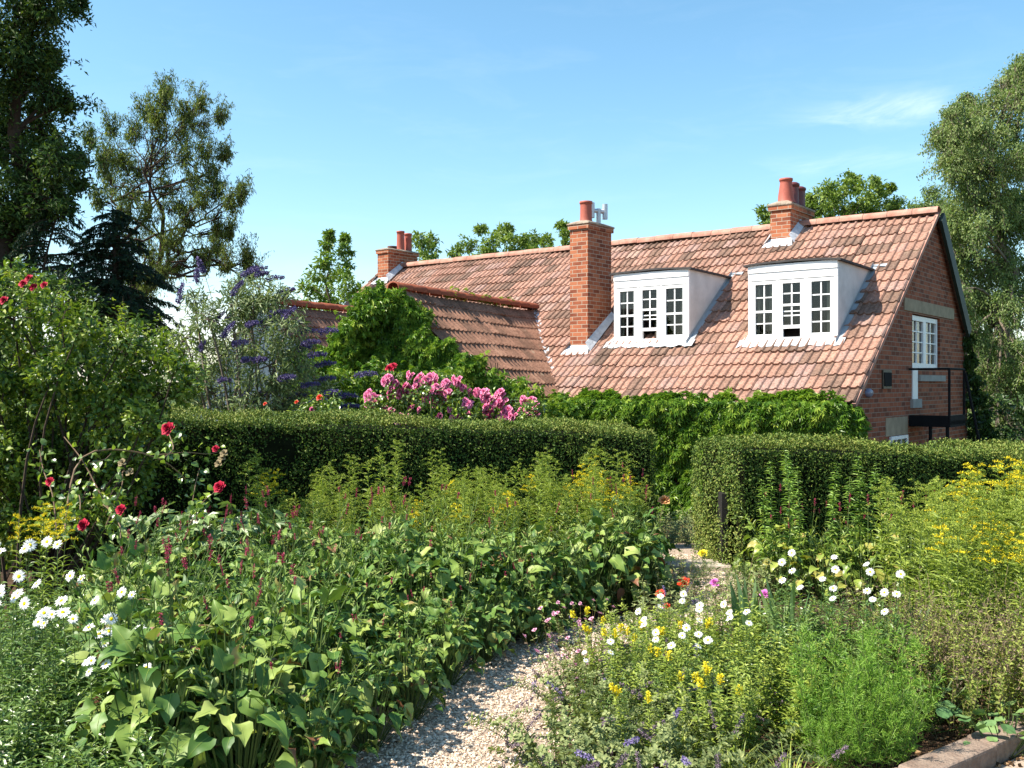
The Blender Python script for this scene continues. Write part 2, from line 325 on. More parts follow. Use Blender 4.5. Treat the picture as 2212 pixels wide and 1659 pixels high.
M['golden_leaf']=leafmat('goldenrod_leaf',g((.07,.11,.024),(.145,.20,.042),(.23,.28,.07)),.32,.5,.3)
M['bud']=leafmat('goldenrod_bud',g((.09,.14,.028),(.15,.205,.045),(.25,.28,.055)),.25,.6,.2)
M['yellow']=leafmat('yellow_flower',g((.5,.42,.02),(.76,.62,.02),(.85,.74,.05)),.2,.6,.2,(1,.95,.5))
M['daisy_leaf']=leafmat('daisy_leaf',g((.03,.075,.02),(.08,.14,.04),(.17,.235,.085)),.22,.32,.5)
M['petal']=leafmat('white_petal',g((.78,.78,.76),(.86,.86,.85)),.2,.6,.2,(1,1,1))
M['disc']=leafmat('daisy_disc',g((.55,.36,.01),(.75,.55,.02)),0,.8,.1)
M['lily']=leafmat('lily_leaf',g((.07,.145,.032),(.145,.235,.06),(.22,.30,.09)),.3,.4,.4)
M['nepeta']=leafmat('catmint_leaf',g((.07,.10,.045),(.13,.165,.08),(.22,.25,.13)),.22,.6,.3)
M['lavender']=leafmat('catmint_flower',g((.13,.10,.22),(.22,.17,.35),(.34,.29,.48)),.15,.6,.2,(1,1,1))
M['mauve']=leafmat('faded_spike',g((.14,.10,.13),(.22,.16,.2),(.3,.24,.24)),.1,.7,.1,(1,1,1))
M['cosmos']=leafmat('feathery_leaf',g((.05,.12,.018),(.10,.20,.03),(.17,.27,.06)),.3,.5,.3)
M['dullfeather']=leafmat('dull_feathery_leaf',g((.035,.075,.025),(.07,.12,.04),(.11,.16,.06)),.3,.5,.3)
M['sword']=leafmat('sword_leaf',g((.04,.085,.04),(.08,.14,.07),(.14,.20,.10)),.2,.4,.5)
M['straw']=leafmat('straw_leaf',g((.16,.2,.06),(.28,.30,.11),(.34,.27,.14)),.3,.5,.3)
M['oreg']=leafmat('marjoram_leaf',g((.09,.13,.035),(.165,.205,.058),(.24,.265,.10)),.28,.6,.2)
M['seed']=leafmat('marjoram_seed_head',g((.09,.07,.045),(.16,.12,.08),(.22,.16,.12)),.1,.8,.1,(1,1,1))
M['squash']=leafmat('round_leaf',g((.05,.11,.05),(.09,.16,.075),(.14,.22,.10)),.2,.45,.4)
M['loose']=leafmat('loosestrife_leaf',g((.08,.13,.022),(.155,.21,.04),(.26,.30,.075)),.3,.45,.4)
M['silver']=leafmat('silver_green_leaf',g((.06,.11,.04),(.11,.17,.07),(.18,.25,.12)),.2,.4,.5)
M['roseleaf']=leafmat('rose_leaf',g((.025,.06,.015),(.06,.11,.025),(.22,.3,.05)),.25,.3,.7)
M['dry']=leafmat('dry_stalk',g((.22,.17,.09),(.32,.25,.14)),.1,.8,.1,(1,1,1))

# ------------------------------------------------------------------ the setting
def sheet(name, xs, ys, dz, mat, zf=ground_z, kind='structure'):
    gm=Geo(); X,Y=np.meshgrid(xs,ys,indexing='ij'); Zz=zf(X,Y)+dz; n=len(ys)
    i,j=np.meshgrid(np.arange(len(xs)-1),np.arange(n-1),indexing='ij')
    gm.add(np.stack([X,Y,Zz],-1).reshape(-1,3),np.stack([i*n+j,(i+1)*n+j,(i+1)*n+j+1,i*n+j+1],-1).reshape(-1,4))
    o=gm.build(name,mat,smooth=True); o['kind']=kind; return o
sheet('ground',np.concatenate([[-900,-200,-60],np.linspace(-20,20,30),[60,200,900]]),np.concatenate([[-20,-5],np.linspace(0,18,60),[25,40,80,200,1200]]),0,M['soil'])
lawn=sheet('lawn',np.array([-300,-60,-20,20,60,300.]),np.array([16.5,20,30,60,120,400.]),.006,M['far_lawn'])
PATH=np.array([(-.60,3.2),(-.36,4.3),(-.16,5.5),(.18,6.3),(.62,6.72),(1.12,7.05),(1.55,7.55),(1.76,8.3),(1.76,9.2),(1.80,10.2),(2.1,12.0),(2.6,14)])
def resample(p,n):
    p=np.asarray(p,float); d=np.concatenate([[0],np.cumsum(np.linalg.norm(np.diff(p,axis=0),axis=1))]); t=np.linspace(0,d[-1],n)
    q=np.stack([np.interp(t,d,p[:,k]) for k in range(p.shape[1])],-1)
    for _ in range(3): q[1:-1]=(q[:-2]+2*q[1:-1]+q[2:])/4
    return q
pc=resample(PATH,70); tn=unit(np.gradient(pc,axis=0)); pn=np.stack([-tn[:,1],tn[:,0]],-1)
gp=Geo(); hw=(.46+.05*np.sin(np.arange(70)*.9))*np.interp(pc[:,1],[6.2,6.9,8.4,9.2],[1,.62,.62,.85])
L_=pc+pn*hw[:,None]; R_=pc-pn*hw[:,None]
V=np.stack([np.stack([q[:,0],q[:,1],ground_z(q[:,0],q[:,1])+.008],-1) for q in (L_,pc,R_)],1)
F=[(i*3+j,i*3+j+1,i*3+j+4,i*3+j+3) for i in range(69) for j in range(2)]
gp.add(V.reshape(-1,3),F); o=gp.build('gravel_path',M['gravel'],smooth=True); o['kind']='structure'
OCT=T_([(1,0,0),(-1,0,0),(0,1,0),(0,-1,0),(0,0,.6),(0,0,-.6)],[(0,2,4),(2,1,4),(1,3,4),(3,0,4),(2,0,5),(1,2,5),(3,1,5),(0,3,5)])
def pebbles(P,s0,s1,gm):
    n=len(P); a=rng.random(n)*6.28; gm.inst(OCT,P,np.stack([np.cos(a),np.sin(a),rng.normal(0,.3,n)],-1),(0,0,1),rng.uniform(s0,s1,n)*.5,rng.uniform(.6,1,n)); return gm
n=26000; t=rng.random(n)**1.6*45; k=t.astype(int); f=t-k; c=pc[k]*(1-f)[:,None]+pc[k+1]*f[:,None]; off=np.clip(rng.normal(0,.27,n),-.62,.62)*np.interp(c[:,1],[6.2,6.9,8.4,9.2],[1,.62,.62,.85]); q=c+pn[k]*off[:,None]
link_tag(pebbles(np.stack([q[:,0],q[:,1],ground_z(q[:,0],q[:,1])+.011],-1),.010,.026,Geo()).build('gravel',M['pebble']),'pale gravel stones on the garden path','gravel',kind='stuff')
# fallen leaves and petals lying on the gravel
n=520; t=rng.random(n)*40; k=t.astype(int); q=pc[k]+pn[k]*rng.choice([-1,1],n)[:,None]*np.clip(rng.gamma(6,.06,n),0,.55)[:,None]; a=rng.random(n)*6.28
gm=Geo(); gm.inst(LEAF,np.stack([q[:,0],q[:,1],ground_z(q[:,0],q[:,1])+.024],-1),np.stack([np.cos(a),np.sin(a),rng.normal(0,.15,n)],-1),(0,0,1)+rng.normal(size=(n,3))*.25,rng.uniform(.012,.035,n),.5,r=rng.random(n)**1.5)
link_tag(gm.build('leaf_litter',M['mulch']),'small dead leaves fallen along the edges of the gravel path','leaf litter',kind='stuff')
# bark mulch chips on the bed by the kerb
n=9000; q=np.stack([rng.uniform(.3,4.2,n),rng.uniform(3.6,6.6,n)],-1)
gm=Geo(); a=rng.random(n)*6.28; gm.inst(OCT,np.stack([q[:,0],q[:,1],np.full(n,.012)],-1),np.stack([np.cos(a),np.sin(a),rng.normal(0,.5,n)],-1),(0,0,1),rng.uniform(.008,.022,n),rng.uniform(.25,.6,n),r=rng.random(n)**1.8)
link_tag(gm.build('mulch',M['mulch']),'brown bark chips on the bare bed behind the kerb','mulch',kind='stuff')
# kerb of long stones and paved walk in the lower right corner
KD=unit(np.array([.80,.60])); KN=np.array([KD[1],-KD[0]]); K0=np.array([1.62,4.13])
kg=thing('kerb','weathered brown stone kerb edging the bed in the lower right corner','kerb',(K0[0],K0[1],0),0)
tpos=-1.2
for i,ln in enumerate((.62,.7,.58,.66,.72,.6,.64,.7)):
    gm=Geo(); a0=np.array([*(KD*tpos),0]); a1=np.array([*(KD*(tpos+ln-.012)),0]); nn=np.array([*KN,0])
    gm.obox((a0+a1)/2+np.array([0,0,.045])+nn*random.uniform(-.008,.008),(a1-a0)/2,nn*.075,(0,0,.055+random.uniform(-.006,.006)))
    s=gm.build('stone',M['kerb'],kg); b=s.modifiers.new('b','BEVEL'); b.width=.012; b.segments=2; tpos+=ln
gm=Geo(); c0=K0+KN*.08
gm.poly([(*(c0-KD*3),-.018),(*(c0-KD*3+KN*4),-.018),(*(c0+KD*6+KN*4),-.018),(*(c0+KD*6),-.018)][::-1])
for v in gm.V: v[:,2]=.006
o=gm.build('paved_walk',M['paving']); o['kind']='structure'
# stone step in the hedge gap
gm=Geo(); gm.box(-.34,.34,-.17,.17,0,.085); st=gm.build('stone_step',M['step'],loc=(1.72,9.3,-.02)); st.rotation_euler=(0,0,-.1); b=st.modifiers.new('b','BEVEL'); b.width=.02; b.segments=2
link_tag(st,'pale flat stone step on the path where it enters the gap between the hedges','step')

# ------------------------------------------------------------------ the house (local x along the ridge to the right gable, y to the back, z from the eave)
A_H=math.atan2(-.617,.787); DZ=2.5
H=thing('brick_house','long brick house with clay tiled roof, two white dormers and three chimneys','house',(5.243,15.0,1.442-DZ),A_H)
hp=lambda gm,name,mat,par=None,smooth=False: gm.build(name,mat,par or H,smooth,loc=None if par else (0,0,DZ))
HX=np.array([math.cos(A_H),math.sin(A_H),0]); HY=np.array([-math.sin(A_H),math.cos(A_H),0])
def hw_(x,y,z): return np.array([5.243,15.0,1.442])+HX*x+HY*y+np.array([0,0,z])   # house to world
RIS,RUN=3.564,4.648; LEN=15.0; SL=RIS/RUN
def tiles(gm, O, e, t, length, slope_len, skip=None, tw=.30, gauge=.345, jit=1.0):
    O,e,t=[np.asarray(q,float) for q in (O,e,t)]; nn=np.cross(e,t); nn=nn if nn[2]>0 else -nn
    s=np.linspace(0,1,15); ph=(s*2)%1.0; prof=np.where(ph>.52,np.sin((ph-.52)/.48*np.pi)*.036,.002+.006*np.cos(ph/.52*2*np.pi)*0); prof[-1]=prof[0]
    nc=int(length/tw); nr=int(math.ceil(slope_len/gauge))
    for r in range(nr):
        for c in range(nc):
            u0=c*tw; v0=r*gauge
            if skip and skip(u0+tw/2, v0+gauge/2): continue
            L=min(gauge+.04, slope_len-v0); rr=rng.random()
            lift=.034+rng.normal(0,.003)*jit; dv=rng.normal(0,.004)*jit-(.045*rng.random() if rng.random()<.012 else 0); lift+=.020*math.sin(u0*.9+v0*.7)+.012*math.sin(u0*2.3-v0*1.9); sk=rng.normal(0,.002)*jit
            base=O+e*(u0+s[:,None]*tw*1.01)
            low=base+t*(v0+dv)+nn*(prof[:,None]+lift+sk); mid=base+t*(v0+dv+L*.5)+nn*(prof[:,None]+lift*.5+.004); top=base+t*(v0+L)+nn*(prof[:,None]+.003+lift-.034)
            lip=base+t*(v0+dv+.003)+nn*(prof[:,None]*.9+lift-.034)
            k=len(s); V=np.concatenate([lip,low,mid,top]); F=[(a*k+i,a*k+i+1,(a+1)*k+i+1,(a+1)*k+i) for a in range(3) for i in range(k-1)]
            gm.add(V,F,rr)
def ridge_tiles(gm,p0,p1,seg=.46,rad=.115,drop=.09):
    p0,p1=np.asarray(p0,float),np.asarray(p1,float); L=np.linalg.norm(p1-p0); d=(p1-p0)/L; sd=unit(np.cross(d,(0,0,1)))
    n=int(L/seg); 
    for i in range(n):
        a=p0+d*(i*L/n); b=p0+d*((i+1)*L/n-.008); k=9; an=np.linspace(-.32,np.pi+.32,k); jr=rng.normal(0,.004)
        ring=lambda c,rd: np.array([c+sd*math.cos(q)*rd*1.1+np.array([0,0,1.])*(math.sin(q)*rd*.85-drop+.06+jr) for q in an])
        V=np.concatenate([ring(a,rad*1.02),ring(b,rad),ring(a,rad*.82)]); F=[(j,j+1,k+j+1,k+j) for j in range(k-1)]+[(2*k+j,2*k+j+1,j+1,j) for j in range(k-1)]
        gm.add(V,F,rng.random())
tdir=unit(np.array([0,RUN,RIS])); SLEN=math.hypot(RUN,RIS)
DORM=((-.75,-2.36,1.35,'D2'),(-3.58,-5.22,1.42,'D1'))
def skip_main(u0,v0):
    x=-LEN+u0; y=v0*RUN/SLEN
    for xr,xl,yf,_ in DORM:
        if xl+.1<x<xr-.1 and yf+.12<y<yf+1.55: return True
    return False
roof=Geo(); tiles(roof,(-LEN,0,0),(1,0,0),tdir,LEN+.01,SLEN-.05,skip_main)
RO=hp(roof,'roof',M['tile'])
# rear slope, underlay and verge
gm=Geo(); 
for yy,zz in ((0,0),):
    gm.poly([(-LEN,0,-.03),(-.01,0,-.03),(-.01,RUN,RIS-.03),(-LEN,RUN,RIS-.03)])
hp(gm,'underlay',M['deck'],RO)
gm=Geo(); REAR=(7.15,1.0)
gm.poly([(-LEN,RUN,RIS),(0.0,RUN,RIS),(0.0,REAR[0],REAR[1]),(-LEN,REAR[0],REAR[1])])
hp(gm,'rear_slope',M['tile'])
gm=Geo(); ridge_tiles(gm,(-LEN-.02,RUN,RIS+.06),(.02,RUN,RIS+.06)); hp(gm,'ridge',M['ridge'],RO,True)
gm=Geo(); # verge mortar strip on the right gable, green board at the rear
gm.obox((-.012,RUN/2,RIS/2-.02),(.03,0,0),np.array(tdir)*SLEN/2,np.array([0,-tdir[2],tdir[1]])*.035); hp(gm,'verge',M['ridge'],RO)
gm=Geo(); a=np.array([0,RUN+.02,RIS-.02]); b=np.array([0,6.75,1.42]); d=unit(b-a); gm.obox((a+b)/2+np.array([.05,0,-.06]),(.03,0,0),(b-a)/2,np.cross(d,(1,0,0))*.13); hp(gm,'barge_board',M['green_board'])
# walls
gm=Geo(); xw=-.06; yl=.17
z_at=lambda y: y*SL-.03
W0,W1,WZ0,WZ1=3.17,4.98,.60,1.57
zr=lambda y: RIS+(y-RUN)*(REAR[1]-RIS)/(REAR[0]-RUN)
gm.poly([(xw,yl,-DZ),(xw,W0,-DZ),(xw,W0,z_at(W0)),(xw,yl,z_at(yl))])
gm.poly([(xw,W0,-DZ),(xw,W1,-DZ),(xw,W1,WZ0),(xw,W0,WZ0)])
gm.poly([(xw,W0,WZ1),(xw,W1,WZ1),(xw,W1,zr(W1)-.03),(xw,RUN,RIS-.03),(xw,W0,z_at(W0))])
gm.poly([(xw,W1,-DZ),(xw,7.08,-DZ),(xw,7.08,zr(7.08)-.03),(xw,W1,zr(W1)-.03)])
for (ya,za,yb,zb) in ((W0,WZ0,W0,WZ1),(W0,WZ1,W1,WZ1),(W1,WZ1,W1,WZ0),(W1,WZ0,W0,WZ0)): gm.poly([(xw,ya,za),(xw,yb,zb),(xw-.14,yb,zb),(xw-.14,ya,za)])
gm.poly([(-LEN+.1,yl,-DZ),(xw,yl,-DZ),(xw,yl,z_at(yl)),(-LEN+.1,yl,z_at(yl))])
gm.poly([(-LEN+.1,7.08,-DZ),(xw,7.08,-DZ),(xw,7.08,zr(7.08)-.03),(-LEN+.1,7.08,zr(7.08)-.03)])
gm.poly([(-LEN+.1,yl,-DZ),(-LEN+.1,7.08,-DZ),(-LEN+.1,7.08,zr(7.08)-.03),(-LEN+.1,RUN,RIS-.03),(-LEN+.1,yl,z_at(yl))])
WL=hp(gm,'wall',M['brick_wall'])
# relieving arch of bricks over the lintel, two rings 3 mm proud
gm=Geo()
for rad in (1.55,1.68):
    for k in range(30):
        a=math.pi*(.22+.56*k/29); c=(xw+.0015,4.3+rad*math.cos(a),.95+rad*math.sin(a)); gm.obox(c,(.003,0,0),(0,.055*math.cos(a),.055*math.sin(a)),(0,-.030*math.sin(a),.030*math.cos(a)),rng.random())
hp(gm,'brick_arch',M['brick_wall'],WL)
gm=Geo(); gm.box(xw-.02,xw+.02,2.66,5.94,1.60,1.82); hp(gm,'lintel',M['stone'],WL)
gm=Geo(); gm.box(xw-.02,xw+.05,3.5,5.2,.36,.47); hp(gm,'window_sill',M['greystone'],WL)
gm=Geo(); gm.box(xw-.02,xw+.012,1.66,2.87,-.57,-.26); hp(gm,'stone_block',M['stone'],WL)
gm=Geo(); gm.box(xw-.01,xw+.02,3.14,3.44,.04,.60); hp(gm,'door_jamb',M['white'],WL)
gm=Geo(); gm.box(xw-.01,xw+.05,3.05,3.6,-.12,.04); hp(gm,'door_sill',M['greystone'],WL)
def window(gm,ax,org,w,h,cols,rows,fr=.07,bar=.022,depth=.05,outward=(1,0,0)):   # frame and glazing bars in one mesh; ax = unit along the width
    ax=np.asarray(ax,float); ow=np.asarray(outward,float); org=np.asarray(org,float); up=np.array([0,0,1.])
    def bb(a0,a1,z0,z1,d0,d1): gm.obox(org+ax*(a0+a1)/2+up*(z0+z1)/2+ow*(d0+d1)/2,ax*(a1-a0)/2,up*(z1-z0)/2,ow*(d1-d0)/2)
    bb(0,fr,0,h,-depth,depth*.5); bb(w-fr,w,0,h,-depth,depth*.5); bb(fr,w-fr,0,fr,-depth,depth*.5); bb(fr,w-fr,h-fr,h,-depth,depth*.5)
    iw=w-2*fr; ih=h-2*fr
    for i in range(1,cols): bb(fr+iw*i/cols-bar/2,fr+iw*i/cols+bar/2,fr,h-fr,-.02,.012)
    for j in range(1,rows): bb(fr,w-fr,fr+ih*j/rows-bar/2,fr+ih*j/rows+bar/2,-.018,.010)
    return gm
def pane(ax,org,w,h,off,outward):
    ax=np.asarray(ax,float); ow=np.asarray(outward,float); o=np.asarray(org,float)+ow*off; return Geo().poly([o,o+ax*w,o+ax*w+np.array([0,0,h]),o+np.array([0,0,h])])
def curtain(ax,org,w,h,outward,n=24,amp=.02):
    ax=np.asarray(ax,float); ow=np.asarray(outward,float); org=np.asarray(org,float); V=[]
    for i in range(n+1):
        p=org+ax*w*i/n+ow*amp*math.sin(i*1.9); V+=[p,p+np.array([0,0,h])+ax*.01*math.sin(i)]
    return Geo().add(V,[(2*i,2*i+2,2*i+3,2*i+1) for i in range(n)])
# gable window: two casements of 2 x 4 panes
gm=Geo(); wy,wx_=(0,1,0),(1,0,0)
window(gm,wy,(xw-.07,W0+.02,WZ0),.92,WZ1-WZ0-.02,2,4,.09); window(gm,wy,(xw-.07,W0+.94,WZ0),.85,WZ1-WZ0-.02,2,4,.085)
GW=hp(gm,'gable_window',M['white']); hp(pane(wy,(xw-.07,W0,WZ0),W1-W0,WZ1-WZ0,-.012,wx_),'glass',M['glass'],GW)
gm=Geo(); gm.box(xw-.9,xw-.88,W0-.6,W1+.6,WZ0-.5,WZ1+.2); gm.box(xw-.9,xw-.16,W0-.6,W0-.58,WZ0-.5,WZ1+.2); hp(gm,'dark_room',M['room'],GW)
hp(curtain(wy,(xw-.2,W0+.1,WZ0),.35,.97,wx_),'curtain',M['curtain'],GW); hp(curtain(wy,(xw-.2,W1-.4,WZ0),.35,.97,wx_),'curtain',M['curtain'],GW)
gm=Geo(); window(gm,wy,(xw+.012,1.86,-1.5),.95,.92,3,3,.06); LW=hp(gm,'lower_window',M['white']); hp(pane(wy,(xw+.006,1.86,-1.5),.95,.92,0,wx_),'glass',M['glass'],LW)
hp(Geo().box(xw+.001,xw+.004,1.86,2.81,-1.5,-.58),'dark_room',M['room'],LW)
gm=Geo(); gm.box(xw,xw+.03,1.46,1.91,.23,.54); pq=hp(gm,'plaque',M['bronze'],None)
gm=Geo(); gm.box(xw+.03,xw+.042,1.50,1.87,.27,.50); hp(gm,'plate',M['iron'],pq)
gm=Geo(); gm.lathe([(0,.06),(.06,.055),(.085,.03),(.09,0)],(0,0,0),16); gm.V=[v[:,[2,0,1]]*np.array([1,1.6,.85])+np.array([xw,.78,.165]) for v in gm.V]; hp(gm,'bulkhead_lamp',M['bluegrey'],None,True)
# iron landing with rail and stair leg
gm=Geo(); gm.box(xw+.002,.64,2.95,3.95,-.40,-.33)
for i in range(12): gm.box(xw+.01+i*.052,xw+.05+i*.052,2.95,3.95,-.33,-.315)
gm.box(xw+.01,.64,2.93,2.95,-.44,-.24); gm.box(.62,.64,2.95,3.95,-.44,-.24)
LD=hp(gm,'iron_landing',M['iron'])
gm=Geo(); gm.tube([(xw+.01,2.94,.57),(.62,2.94,.57),(.62,3.94,.57)],.022,6)
for p in ((.62,2.94),(.62,3.94)): gm.tube([(p[0],p[1],-.33),(p[0],p[1],.57)],.022,6)
hp(gm,'railing',M['iron'],LD)
gm=Geo(); gm.tube([(.64,3.94,.5),(1.1,4.0,-2.0)],.025,6); gm.tube([(.58,2.98,-.4),(.58,2.98,-DZ)],.03,6); gm.tube([(.3,2.98,-.4),(.3,2.98,-DZ)],.03,6); hp(gm,'stair_leg',M['iron'],LD)

# dormers
def dormer(xr,xl,yf,seed):
    r=random.Random(seed); w=xr-xl; zb=yf*SL; zt=zb+1.38; yb=(zt+.02)/SL
    gm=Geo(); ax=(1,0,0); ow=(0,-1,0)
    f=lambda x0,x1,z0,z1,y0=0,y1=.05: gm.box(xl+x0,xl+x1,yf+y0,yf+y1,zb+z0,zb+z1)
    # posts, head boards and sill of the front
    f(0,.055,-.06,1.10); f(.525,.56,-.06,1.10); f(1.03,1.075,-.06,1.10); f(w-.055,w,-.06,1.10); f(.055,w-.055,-.06,.03,-.012)
    f(0,w,1.10,1.235,-.006); f(.0,w,1.239,1.37,-.022)
    D=hp(gm,'dormer',M['white'])
    gm=Geo()
    for x in (xl,xr):   # cheeks
        s=.02 if x==xl else -.02
        V=[(x,yf+.05,zb-.06),(x,yf+.05,zt-.01),(x,yb,zt-.01),(x+s,yf+.05,zb-.06),(x+s,yf+.05,zt-.01),(x+s,yb,zt-.01)]
        gm.add(V,[(0,1,2),(3,5,4)]).add(V,[(0,3,4,1),(1,4,5,2),(2,5,3,0)])
    hp(gm,'cheek',M['render'],D)
    gm=Geo(); k=8
    top=[(xl-.07+(w+.14)*i/k, zt+.012+.035*(1-abs(2*i/k-1)**2)+r.uniform(-.004,.004)) for i in range(k+1)]
    V=[];n=len(top)
    for y in (yf-.06,yb+.12): V+=[(x,y,z+(.0 if y<yf else -.03)) for x,z in top]+[(x,y,z-.035+(.0 if y<yf else -.03)) for x,z in top]
    F=[]
    for i in range(k): F+=[(i,i+1,2*n+i+1,2*n+i),(n+i,3*n+i,3*n+i+1,n+i+1),(i,n+i,n+i+1,i+1),(2*n+i,2*n+i+1,3*n+i+1,3*n+i)]
    F+=[(0,2*n,3*n,n),(k,n+k,3*n+k,2*n+k)]; gm.add(V,F); hp(gm,'flat_roof',M['felt'],D)
    # sashes
    for i,(x0,x1) in enumerate(((.06,.52),(.565,1.025),(1.08,w-.06))):
        op=(i==1); gm=Geo(); ww=x1-x0
        o=np.array([xl+x0,yf+.004,zb+.03]); bb=lambda a0,a1,z0,z1,d0,d1: gm.box(o[0]+a0,o[0]+a1,o[1]+d0,o[1]+d1,o[2]+z0,o[2]+z1)
        s=.07; bb(0,s,0,1.06,0,.06); bb(ww-s,ww,0,1.06,0,.06); bb(s,ww-s,1.0,1.06,0,.06); bb(s,ww-s,0,.06,-.01,.06)
        lo=.06+(.15 if op else 0); mid=.52; m2=mid+(.10 if op else 0)
        bb(s,ww-s,lo,lo+.06,.012,.05); bb(s,ww-s,m2-.02,m2+.02,.008,.05)
        if op: bb(s,ww-s,mid-.02,mid+.0,.03,.07)
        c=ww/2; bb(c-.012,c+.012,lo+.06,m2-.02,.018,.04); bb(c-.012,c+.012,m2+.02,1.0,.018,.04)
        for z0,z1 in ((lo+.06,m2-.02),(m2+.02,1.0)):
            zz=(z0+z1)/2; bb(s,ww-s,zz-.011,zz+.011,.019,.038)
        sh=hp(gm,'sash_window',M['white'],D)
        g2=pane(ax,(o[0]+s,yf+.036,o[2]+lo+.06),ww-2*s,1.0-lo-.06,0,ow); hp(g2,'glass',M['glass'],D)
        if not op or seed==2:
            cw=.10; hp(curtain(ax,(o[0]+ww-s-cw,yf+.12,o[2]+.02),cw,.98 if not op else .6,ow,14,.012),'curtain',M['curtain'],D)
        if i==0: hp(curtain(ax,(o[0]+s-.02,yf+.12,o[2]+.02),.05,.98,ow,8,.012),'curtain',M['curtain'],D)
    gm=Geo(); gm.box(xl+.03,xr-.03,yf+1.1,yf+1.12,zb+.5,zt-.02); gm.box(xl+.03,xr-.03,yf+.16,yf+1.1,zt-.05,zt-.04); hp(gm,'dark_room',M['room'],D)
    # lead apron with scalloped lower edge and side flashing
    gm=Geo(); nf=28; up=[];dn=[]
    for i in range(nf+1):
        x=xl-.16+(w+.30)*i/nf; y0=yf-.005; y1=yf-.17+.018*math.sin(i*1.35)+r.uniform(-.012,.012)
        up.append((x,y0,y0*SL+.06)); dn.append((x,y1,y1*SL+.052+.010*abs(math.sin(i*1.35))))
    gm.add(up+dn,[(i,i+1,nf+2+i,nf+1+i) for i in range(nf)])
    gm.poly([(xl-.16,yf-.12,yf*SL-.03),(xl-.005,yf-.02,yf*SL+.06),(xl-.005,yf+.28,(yf+.28)*SL+.06)])
    hp(gm,'apron',M['lead_pale'],D)
    gm=Geo()
    n2=12
    V=[]
    for i in range(n2+1):
        y=yf-.12+(yb-yf+.1)*i/n2; V+=[(xr+.004,y,y*SL+.12),(xr+.012,y,y*SL+.062),(xr+.10+r.uniform(-.01,.01),y,y*SL+.056)]
    gm.add(V,[(3*i+j,3*i+j+1,3*i+j+4,3*i+j+3) for i in range(n2) for j in range(2)])
    gm.poly([(xr,yb+.02,yb*SL+.06),(xr+.26,yb-.02,yb*SL+.062),(xr+.26,yb-.10,yb*SL+.0),(xr,yb-.06,yb*SL+.03)])
    hp(gm,'side_flashing',M['lead'],D); return D
for i,(a,b,c,_) in enumerate(DORM): dormer(a,b,c,i+1)
# chimneys
def chimney(x0,x1,y0,y1,zt,cap=.1,name='chimney'):
    gm=Geo(); gm.box(x0,x1,y0,y1,y0*SL-.15,zt); gm.box(x0-.035,x1+.035,y0-.035,y1+.035,zt-.085,zt); C_=hp(gm,name,M['brick'])
    gm=Geo(); k=.055; gm.box(x0-k,x1+k,y0-k,y1+k,zt,zt+cap*.4)
    V=[(x0-k+.01,y0-k+.01,zt+cap*.4),(x1+k-.01,y0-k+.01,zt+cap*.4),(x1+k-.01,y1+k-.01,zt+cap*.4),(x0-k+.01,y1+k-.01,zt+cap*.4),(x0+.1,y0+.1,zt+cap),(x1-.1,y0+.1,zt+cap),(x1-.1,y1-.1,zt+cap),(x0+.1,y1-.1,zt+cap)]
    gm.add(V,[(0,1,5,4),(1,2,6,5),(2,3,7,6),(3,0,4,7),(4,5,6,7)]); c=hp(gm,'cap',M['capstone'],C_); b=c.modifiers.new('b','BEVEL'); b.width=.015; b.segments=2
    gm=Geo(); z0=y0*SL; nf=12; up=[];dn=[]
    for i in range(nf+1):
        x=x0-.12+(x1-x0+.22)*i/nf; y=y0-.17+.014*math.sin(i*1.7); up.append((min(max(x,x0-.03),x1+.03),y0-.006,z0+.11)); dn.append((x,y,y*SL+.055))
    gm.add(up+dn,[(i,i+1,nf+2+i,nf+1+i) for i in range(nf)])
    ye=min(y1,RUN)
    V=[(x1+.004,y0-.1,y0*SL+.16),(x1+.12,y0-.1,(y0-.1)*SL+.06),(x1+.004,ye,ye*SL+.16),(x1+.12,ye,ye*SL+.06)]; gm.add(V,[(0,1,3,2)])
    V=[(x0-.004,y0-.1,y0*SL+.12),(x0-.12,y0-.1,(y0-.1)*SL+.06),(x0-.004,ye,ye*SL+.12),(x0-.12,ye,ye*SL+.06)]; gm.add(V,[(0,2,3,1)])
    hp(gm,'flashing',M['lead_pale'],C_); return C_
def pot(C_,x,y,z,h,r0,r1,mat,name='chimney_pot',closed=False):
    gm=Geo()
    pr=[(r0*1.12,0),(r0,.04),(r0*.96,h*.3),(r1*.98,h*.8),(r1,h-.05),(r1*1.1,h-.045),(r1*1.1,h)] 
    pr+= [(r1*.7,h+.03),(0,h+.05)] if closed else [(r1*.86,h),(r1*.8,h*.4),(0,h*.4)]
    gm.lathe(pr,(x,y,z),20); o=hp(gm,name,mat,C_,True)
    return o
C1=chimney(-6.17,-5.74,1.27,2.14,3.50,.1); pot(C1,-5.95,1.52,3.58,.42,.125,.12,M['terracotta'])
gm=Geo(); fx,fy=-5.95,1.98; gm.tube([(fx,fy,3.57),(fx,fy,3.92)],.05,10); gm.tube([(fx-.05,fy-.14,3.87),(fx+.05,fy+.16,3.87)],.045,10)
for q in (-1,1): gm.tube([(fx+.055*q,fy+.16*q,3.72),(fx+.055*q,fy+.16*q,4.03)],.058,10)
hp(gm,'flue_cowl',M['galv'],C1,True)
C2=chimney(-3.15,-2.72,4.14,5.32,3.95,.12); pot(C2,-2.93,4.42,4.05,.50,.165,.125,M['terracotta']); pot(C2,-2.93,4.80,4.03,.47,.12,.12,M['maroon'],closed=True); pot(C2,-2.93,5.12,4.02,.44,.13,.13,M['maroon'],closed=True)
